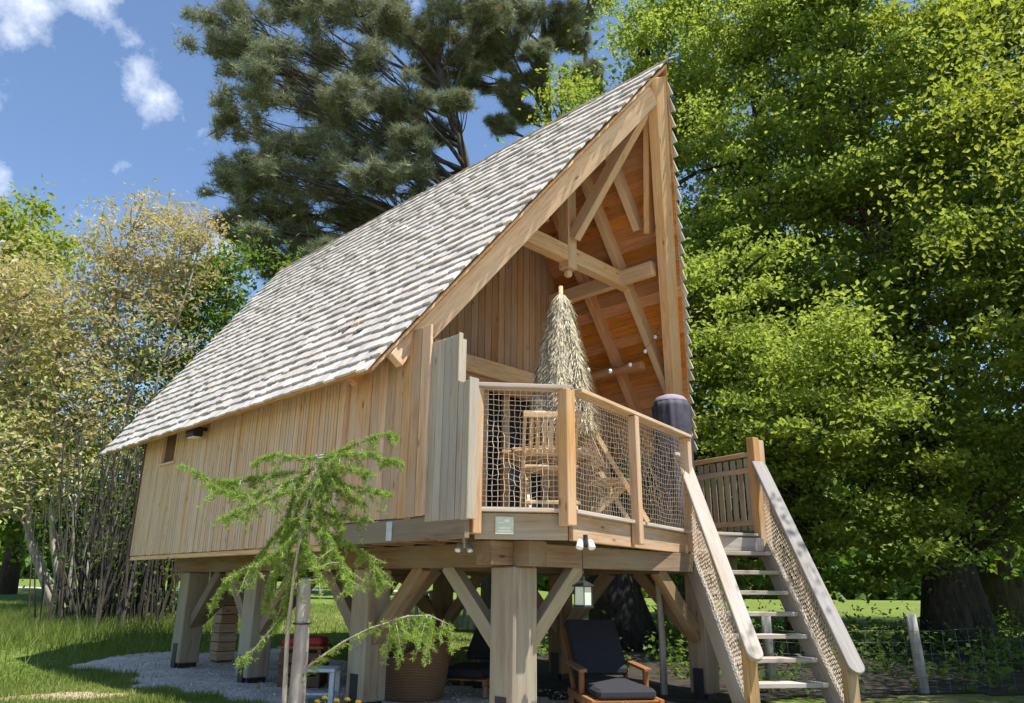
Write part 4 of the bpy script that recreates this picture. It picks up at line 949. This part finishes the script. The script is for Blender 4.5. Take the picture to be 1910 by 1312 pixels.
# ------------------------------------------------------------------ left-hand trees
GL = 'coppery leaved trees left of the cabin'
def multi(label, base, stems, ells, nclus, nleaf, size=.15, keep=None):
    t = thing('copper_leaf_tree', label, 'tree', base, GL)
    paths = []; cl = ell_points(ells, nclus, .15)
    if keep is not None: cl = cl[keep(cl)]
    SP = []
    for (top, r0) in stems:
        p = bent(np.array(base)+rng.normal(0, .12, 3)*[1, 1, 0]-[0, 0, .1], top, .05, 9, .03); rad = np.linspace(r0, .022, 9); paths.append((p, rad)); SP.append((p, rad))
    for c in cl:
        best = None
        for p, rad in SP:
            dd = np.linalg.norm(p-c, axis=1)+np.maximum(0, p[:, 2]-c[2]+.3)*3; k = dd.argmin()
            if best is None or dd[k] < best[0]: best = (dd[k], p[k], rad[k])
        if best[0] < 4.2: paths.append((bent(best[1], c, .12, 6, .05), np.linspace(min(.05, best[2]*.6), .008, 6)))
    V, Fq = tubes(paths, 6); bs = np.array(base)
    np_mesh('trunk', V-bs, Fq, M_BARKP, t, smooth=True, M=Matrix.Translation(Vector(base)))
    k = len(cl); cnt = rng.poisson(nleaf, k); idx = np.repeat(np.arange(k), cnt); n = len(idx)
    C = cl[idx]+rng.normal(0, .33, (n, 3))*np.array([.9, .9, .5])
    hz = np.clip((C[:, 2]-bs[2])/9.5, 0, 1)
    leaves('crown', C-bs, size, M_COPPER, t, upbias=.4, aspect=.5, rnd=np.clip(rng.normal(.88, .17, n)-.42*hz+rng.normal(0, .14, k)[idx], 0, 1)).matrix_basis = Matrix.Translation(Vector(base))
    return t
YL = 18.0
def pl_(x, y, Y=YL): return np.array(at_y(x, y, Y))
b = np.array([*pl_(165, 1150)[:2], 0]); b[2] = G(b[0], b[1])
multi('coppery leaved tree with several pale stems beside the dark thicket', b, [(pl_(262, 660), 0.081), (pl_(215, 560), 0.062), (pl_(330, 520), 0.062), (pl_(245, 430), 0.056), (pl_(370, 470), 0.043)],
      [(tuple(pl_(275, 470)), (1.75, 1.5, 1.7)), (tuple(pl_(240, 620)), (1.7, 1.5, 2.2)), (tuple(pl_(360, 450)), (.9, 1.0, 1.1))], 300, 24)
b = np.array([*pl_(120, 1143, 17.2)[:2], 0]); b[2] = G(b[0], b[1])
multi('coppery leaved tree forking low above the long grass', b, [(pl_(40, 560, 17.2), 0.087), (pl_(110, 600, 17.2), 0.074), (pl_(-60, 640, 17.2), 0.062), (pl_(170, 720, 17.2), 0.056)],
      [(tuple(pl_(60, 640, 17.2)), (1.9, 1.4, 2.4)), (tuple(pl_(70, 830, 17.2)), (1.9, 1.3, 1.9)), (tuple(pl_(150, 760, 17.2)), (1.1, 1.0, 1.8))], 330, 26)
b = np.array([*pl_(-120, 1160, 16)[:2], 0]); b[2] = G(b[0], b[1])
multi('coppery leaved tree at the lawn edge with low hanging sprays', b, [(pl_(-60, 560, 16), 0.081), (pl_(-10, 700, 16), 0.062)],
      [(tuple(pl_(-30, 620, 16)), (1.4, 1.2, 2.2)), (tuple(pl_(0, 860, 16)), (1.0, 1.0, 1.3))], 170, 24)
GB = 'green trees in the left background'
b = B(-16.6, 26.); c = pl_(15, 480, 26)
broadleaf('broadleaf_tree', 'bright green tree showing above the coppery crowns', b, [b-[0, 0, .1], b+[0, 0, 4], [c[0], 26, c[2]]], .25, [(tuple(c), (2.2, 2, 2.6)), (tuple(c-[0, 0, 4.5]), (2.8, 2, 4))], 260, 70, .24, M_LEAFY, M_BARK, GB, crad=(.9, .9, .5))
b = B(-8.2, 21.); c = pl_(425, 560, 21)
broadleaf('broadleaf_tree', 'olive green tree filling the gap below the pine behind the eave', b, [b-[0, 0, .1], b+[0, 0, 3], [c[0], 21, c[2]]], .2, [(tuple(c), (1.7, 1.4, 1.7)), (tuple(c-[0.4, 0, 3.2]), (2.2, 1.6, 2.6))], 260, 75, .17, M_LEAFD, M_BARK, GB, crad=(.7, .7, .4))
b = B(-12.5, 24.); c = pl_(180, 900, 24)
broadleaf('broadleaf_tree', 'low dark green tree behind the coppery stems', b, [b-[0, 0, .1], b+[0, 0, 2], [c[0], 24, c[2]]], .2, [(tuple(c), (4.2, 1.6, 2.3))], 230, 75, .2, M_LEAFD, M_BARK, GB, crad=(.8, .8, .5))
# dark thicket of upright stems left of the cabin
tb = np.array([*pl_(235, 1120, 15.5)[:2], 0]); tb[2] = G(tb[0], tb[1])
tk = thing('thicket', 'dark thicket of crowded upright stems beside the slatted wall', 'thicket', tb)
paths = []
for k in range(210):
    x = tb[0]+rng.normal(0, .55); y = tb[1]+rng.normal(0, .5); g = G(x, y); h = rng.uniform(1.8, 4.4)
    paths.append((bent([x, y, g-.05], [x+rng.normal(0, .35), y+rng.normal(0, .3), g+h], .05, 5), np.linspace(rng.uniform(.012, .035), .006, 5)))
V, Fq = tubes(paths, 5); np_mesh('stems', V-tb, Fq, M_BARK, tk, M=Matrix.Translation(Vector(tb)))
n = 2600; C = np.stack([rng.normal(0, .62, n), rng.normal(0, .55, n), rng.gamma(3.0, .55, n)+.1], -1)
leaves('crown', C, .085, M_LEAFD, tk).matrix_basis = Matrix.Translation(Vector(tb))
# ------------------------------------------------------------------ far woodland
nk = 1100; xs = rng.uniform(-75, 85, nk); ys = rng.uniform(44, 66, nk); hh = rng.uniform(.5, 1, nk)*np.where(xs < -8, 7.5, 12)+2
n = 60; idx = np.repeat(np.arange(nk), n)
C = np.stack([xs[idx]+rng.normal(0, 1.5, nk*n), ys[idx]+rng.normal(0, 1.3, nk*n), -.3+rng.random(nk*n)**1.1*hh[idx]], -1)
nl = 26000; C2_ = np.stack([rng.uniform(-80, 90, nl), rng.uniform(41, 47, nl), .9+rng.random(nl)*3.6], -1); C = np.concatenate([C, C2_]); idx = np.concatenate([idx, rng.integers(0, nk, nl)])
fw = leaves('far_woodland', C, .95, M_LEAFD, None, kind='stuff', rnd=rng.normal(0, .15, nk)[idx]+rng.normal(.5, .2, len(idx))); tag(fw, 'far green woodland closing the view behind the garden', 'woodland')
# ------------------------------------------------------------------ wire fence on the right
fb = B(4.62, 9.1)
fp0 = [4.62, 6.6, 8.6, 10.6, 2.9]
fence = thing('wire_fence', 'garden fence of thin square wire on rough wooden posts beyond the stairs', 'fence', fb)
for k, x in enumerate(fp0):
    q = B(x, 9.1+.05*(x-4.6)); lean = rng.normal(0, .03)
    tube_obj('fence_post', [([Vector(q-[0, 0, .1]), Vector(q+[lean*.5, 0, .5]), Vector(q+[lean, 0, .86 if k else .84])], [.062, .058, .055])], M_STAKE, fence, 9)
paths = []
for z in np.linspace(.06, .66, 6): paths.append(([B(x, 9.1+.05*(x-4.6))+[0, -.06, z+.01*math.sin(x*5)] for x in np.arange(2.9, 10.7, .25)], [.0022]*len(np.arange(2.9, 10.7, .25))))
for x in np.arange(2.95, 10.6, .15): q = B(x, 9.1+.05*(x-4.6)); paths.append(([q+[0, -.06, .0], q+[.01*math.sin(x*9), -.06, .35], q+[0, -.06, .66]], [.0018]*3))
V, Fq = tubes(paths, 3); np_mesh('wire_mesh', V-fb, Fq, M_WIRE, fence, M=Matrix.Translation(Vector(fb)))
# ------------------------------------------------------------------ young larch with its stake
LY = 5.3
def lp(x, y, dY=0.): return np.array(at_y(x, y, LY+dY))
lb = lp(535, 1312); lb = np.array([lb[0], LY, G(lb[0], LY)])
larch = thing('larch_sapling', 'young feathery larch with weeping bright green branches in front of the slatted wall', 'tree', lb)
trunkp = np.array([lb-[0, 0, .05], lp(531, 1280), lp(536, 1180), lp(550, 1060), lp(575, 930), lp(592, 850)])
brs = [[(592, 850), (569, 857), (514, 846), (468, 871)], [(570, 880), (514, 886), (447, 894), (405, 897), (329, 863)], [(575, 890), (540, 899), (472, 924), (418, 926), (384, 903)], [(565, 910), (523, 920), (464, 945), (418, 970)],
       [(592, 850), (620, 846), (662, 823), (721, 802), (740, 812)], [(592, 855), (630, 850), (674, 848), (725, 861), (754, 871)], [(592, 862), (620, 869), (662, 882), (700, 890)], [(585, 880), (620, 888), (649, 907), (690, 916), (733, 922)],
       [(575, 950), (600, 958), (641, 966), (695, 970)], [(565, 985), (600, 993), (641, 1008), (695, 1042), (725, 1105)], [(560, 1000), (530, 1020), (493, 1046), (430, 1075), (384, 1138)], [(590, 960), (612, 1010), (636, 1061), (652, 1109)],
       [(560, 990), (535, 1030), (508, 1080), (493, 1138)], [(585, 880), (575, 950), (562, 1010), (556, 1060)], [(588, 870), (598, 930), (604, 990), (606, 1050)], [(580, 900), (556, 950), (536, 1000), (515, 1040)], [(590, 870), (560, 900), (540, 960), (525, 1010)],
       [(592, 850), (605, 900), (625, 950), (640, 1000)], [(560, 1000), (575, 1030), (590, 1060), (600, 1090)], [(565, 960), (530, 975), (500, 1010), (470, 1050)], [(600, 880), (630, 920), (660, 935), (680, 945)], [(575, 1010), (560, 1050), (545, 1090), (530, 1130)]]
paths = [(trunkp, np.array([.018, .017, .015, .012, .009, .006]))]; RO = []
for bi, pl2 in enumerate(brs):
    dY = rng.normal(0, .16); m = len(pl2)
    p = np.array([lp(x, y, dY*(i/(m-1))) for i, (x, y) in enumerate(pl2)])
    tt = np.linspace(0, m-1, 26); p = np.stack([np.interp(tt, np.arange(m), p[:, k]) for k in range(3)], -1); p += np.cumsum(rng.normal(0, .0022, p.shape), 0)
    paths.append((p, np.linspace(.007, .0022, 26)))
    L = np.linalg.norm(np.diff(p, axis=0), axis=1).sum()
    for q in range(int(L/.0043)):
        f = rng.uniform(.08, 1); c = np.array([np.interp(f*25, np.arange(26), p[:, k]) for k in range(3)])
        RO.append(c+rng.normal(0, .008, 3))
    for q in range(int(L/.038)):
        f = rng.uniform(.15, .95); c = np.array([np.interp(f*25, np.arange(26), p[:, k]) for k in range(3)])
        e = c+np.array([rng.normal(0, .06), rng.normal(0, .06), -rng.uniform(.02, .15)]); paths.append((np.stack([c, (c+e)/2+[0, 0, .01], e]), [.003, .0022, .0015]))
        for g in np.linspace(.15, 1, 7): RO.append(c+(e-c)*g+rng.normal(0, .006, 3))
# lowest bare branch reaching right with a shaded tuft, and one to the left
for pl2, leafy in (([(562, 1252), (600, 1225), (641, 1197), (690, 1172), (728, 1160)], .35), ([(728, 1160), (760, 1150), (800, 1148), (838, 1165)], 1.), ([(535, 1140), (514, 1164), (472, 1214), (443, 1231)], .35)):
    p = np.array([lp(x, y, .10 if x > 720 else .05) for x, y in pl2]); paths.append((p, np.linspace(.009, .003, len(p))))
    if leafy == 1.:
        for q in range(34):
            i = rng.integers(0, len(p)-1); c = p[i]+(p[i+1]-p[i])*rng.random(); e = c+np.array([rng.normal(0, .05), rng.normal(0, .12), -rng.uniform(.06, .30)]); paths.append((np.stack([c, (c+e)/2, e]), [.003, .002, .0015]))
            for g in np.linspace(.1, 1, 13): RO.append(c+(e-c)*g+rng.normal(0, .01, 3))
    else:
        for q in range(70): i = rng.integers(0, len(p)-1); RO.append(p[i]+(p[i+1]-p[i])*rng.random()+rng.normal(0, .012, 3)+[0, 0, -abs(rng.normal(0, .03))])
V, Fq = tubes(paths, 5); np_mesh('trunk', V-lb, Fq, M_BARKP, larch, smooth=True, M=Matrix.Translation(Vector(lb)))
RO = np.array(RO); n = len(RO); K = 12; ctr = np.repeat(RO, K, 0); d = unit(n*K); sd_ = np.cross(d, unit(n*K)); sd_ /= np.linalg.norm(sd_, axis=1)[:, None]+1e-9
L = rng.uniform(.016, .032, n*K)[:, None]
V = np.stack([ctr-sd_*.0015, ctr+sd_*.0015, ctr+d*L+sd_*.0011, ctr+d*L-sd_*.0011], 1).reshape(-1, 3)
np_mesh('crown', V-lb, np.arange(n*K*4).reshape(-1, 4), M_LARCH, larch, np.clip(np.repeat(rng.normal(.5, .22, n), K)+rng.normal(0, .1, n*K), 0, 1), M=Matrix.Translation(Vector(lb)))
s0 = lp(552, 1330, .06); s1 = lp(568, 1078, .06)
sb_ = np.array([s0[0]-.01, LY+.06, G(s0[0], LY+.06)])
stk = thing('garden_stake', 'thick weathered grey wooden stake propping the larch sapling', 'stake', sb_)
tube_obj('shaft', [([sb_-[0, 0, .1], s0, (s0+s1)/2+[.006, 0, 0], s1-[0, 0, .02], s1], [.056, .054, .050, .046, .040])], M_STAKE, stk, 10)
tie = [(s0*.35+s1*.65)+np.array([.055*math.cos(q), .055*math.sin(q), 0]) for q in np.linspace(0, 2*math.pi, 17)]
tube_obj('tie', [(tie, [.006]*17)], M_BLACK, stk, 5)
# ------------------------------------------------------------------ little yellow flowers
FL = ('tallest small yellow flower of the clump by the side table', 'small yellow flower between the stake and the side table', 'small yellow flower close to the middle post', 'small yellow flower at the post shoe', 'lowest small yellow flower beside the grey stake')
for k, (x, y) in enumerate(((606, 1303), (628, 1308), (648, 1306), (668, 1311), (592, 1310))):
    p = np.array(at_y(x, y, 5.7)); g = np.array([p[0]+rng.normal(0, .02), 5.7, G(p[0], 5.7)])
    fl = thing('yellow_flower', FL[k], 'flower', g, 'yellow flowers at the foot of the posts')
    tube_obj('stem', [([g, (g+p)/2+[.01, 0, 0], p], [.004, .003, .003])], M_GRASS, fl, 4)
    bm = bmesh.new()
    for q in range(7):
        a_ = q*2*math.pi/7; t_ = a_+.42
        vv = [bm.verts.new(c_) for c_ in ((0, 0, .002), (.016*math.cos(a_-.3), .016*math.sin(a_-.3), .008), (.027*math.cos(a_), .027*math.sin(a_), .004), (.016*math.cos(a_+.3), .016*math.sin(a_+.3), .008))]; bm.faces.new(vv)
    me = bpy.data.meshes.new('petals'); bm.to_mesh(me); bm.free(); me.materials.append(M_FLOWER)
    Mx = Matrix.Translation(Vector(p)) @ Matrix.Rotation(-.9+rng.normal(0, .2), 4, 'X'); link(bpy.data.objects.new('petals', me), Mx, fl)
    n = 30; leaves('foliage', np.array(p-g)*rng.uniform(.05, .8, (n, 1))+rng.normal(0, .03, (n, 3)), .05, M_GRASS, fl).matrix_basis = Matrix.Translation(Vector(g))
# ------------------------------------------------------------------ grass and pebbles
def blades(name, X, Y, H, mat, wd=.005):
    n = len(X); P = np.stack([X, Y, gz(X, Y)-.01], -1); a_ = rng.uniform(0, 2*np.pi, n); w_ = np.stack([np.cos(a_), np.sin(a_), np.zeros(n)], -1)*wd
    tip = P+np.stack([rng.normal(0, .35, n)*H, rng.normal(0, .35, n)*H, H], -1)
    V = np.stack([P-w_, P+w_, tip], 1).reshape(-1, 3)
    o = np_mesh(name, V, np.arange(n*3).reshape(-1, 3), mat, None, np.clip(rng.normal(.5, .2, n)+.18*vn(X*.6, Y*.6), 0, 1)); o['kind'] = 'stuff'
    return o
n = 150000
Y = 6.5+rng.random(n)**1.5*16; X = -.75*Y+rng.random(n)*(.75*Y-.5)
k = ~gmask(X, Y) & ~(bmask(X, Y) & (rng.random(n) < .72)); X, Y = X[k], Y[k]
ng_ = 5200; ax_ = rng.uniform(-7, 0, ng_); ay_ = rng.uniform(6, 12, ng_); kk = gmask(ax_, ay_) & (np.sin(ax_*5.3+2*np.sin(ay_*3.1))+np.sin(ay_*6.7) > 1.15); X = np.concatenate([X, ax_[kk]]); Y = np.concatenate([Y, ay_[kk]])
g1 = blades('grass', X, Y, rng.uniform(.025, .085, len(X))*(1+.5*vn(X, Y)), M_GRASS, .006); tag(g1, 'short mown grass on the sunny lawn left of the cabin', 'grass')
n = 26000; X = rng.normal(-8.9, 1.7, n); Y = rng.normal(15.2, 1.6, n)
k = ~gmask(X, Y); X, Y = X[k], Y[k]
g2 = blades('long_grass', X, Y, rng.uniform(.10, .38, len(X)), M_GRASS, .008); tag(g2, 'long unmown grass around the foot of the pale stems', 'grass')
n = 16000; X = rng.uniform(-6.5, 4, n); Y = rng.uniform(5.2, 13.5, n); k = gmask(X, Y); X, Y = X[k], Y[k]; n = len(X)
oc = np.array([[1, 0, 0], [-1, 0, 0], [0, 1, 0], [0, -1, 0], [0, 0, 1], [0, 0, -1]], float); of = np.array([[0, 2, 4], [2, 1, 4], [1, 3, 4], [3, 0, 4], [2, 0, 5], [1, 2, 5], [3, 1, 5], [0, 3, 5]])
sz = rng.uniform(.006, .02, (n, 1, 1))*rng.uniform(.6, 1.2, (n, 6, 1)); V = (oc[None]*sz*np.array([1, 1, .6])+np.stack([X, Y, gz(X, Y)+.008], -1)[:, None]).reshape(-1, 3)
pb = np_mesh('pebbles', V, (of[None]+6*np.arange(n)[:, None, None]).reshape(-1, 3), M_STONE, None, np.repeat(rng.random(n), 8)); tag(pb, 'loose pale pebbles scattered over the gravel pad', 'pebbles', kind='stuff')
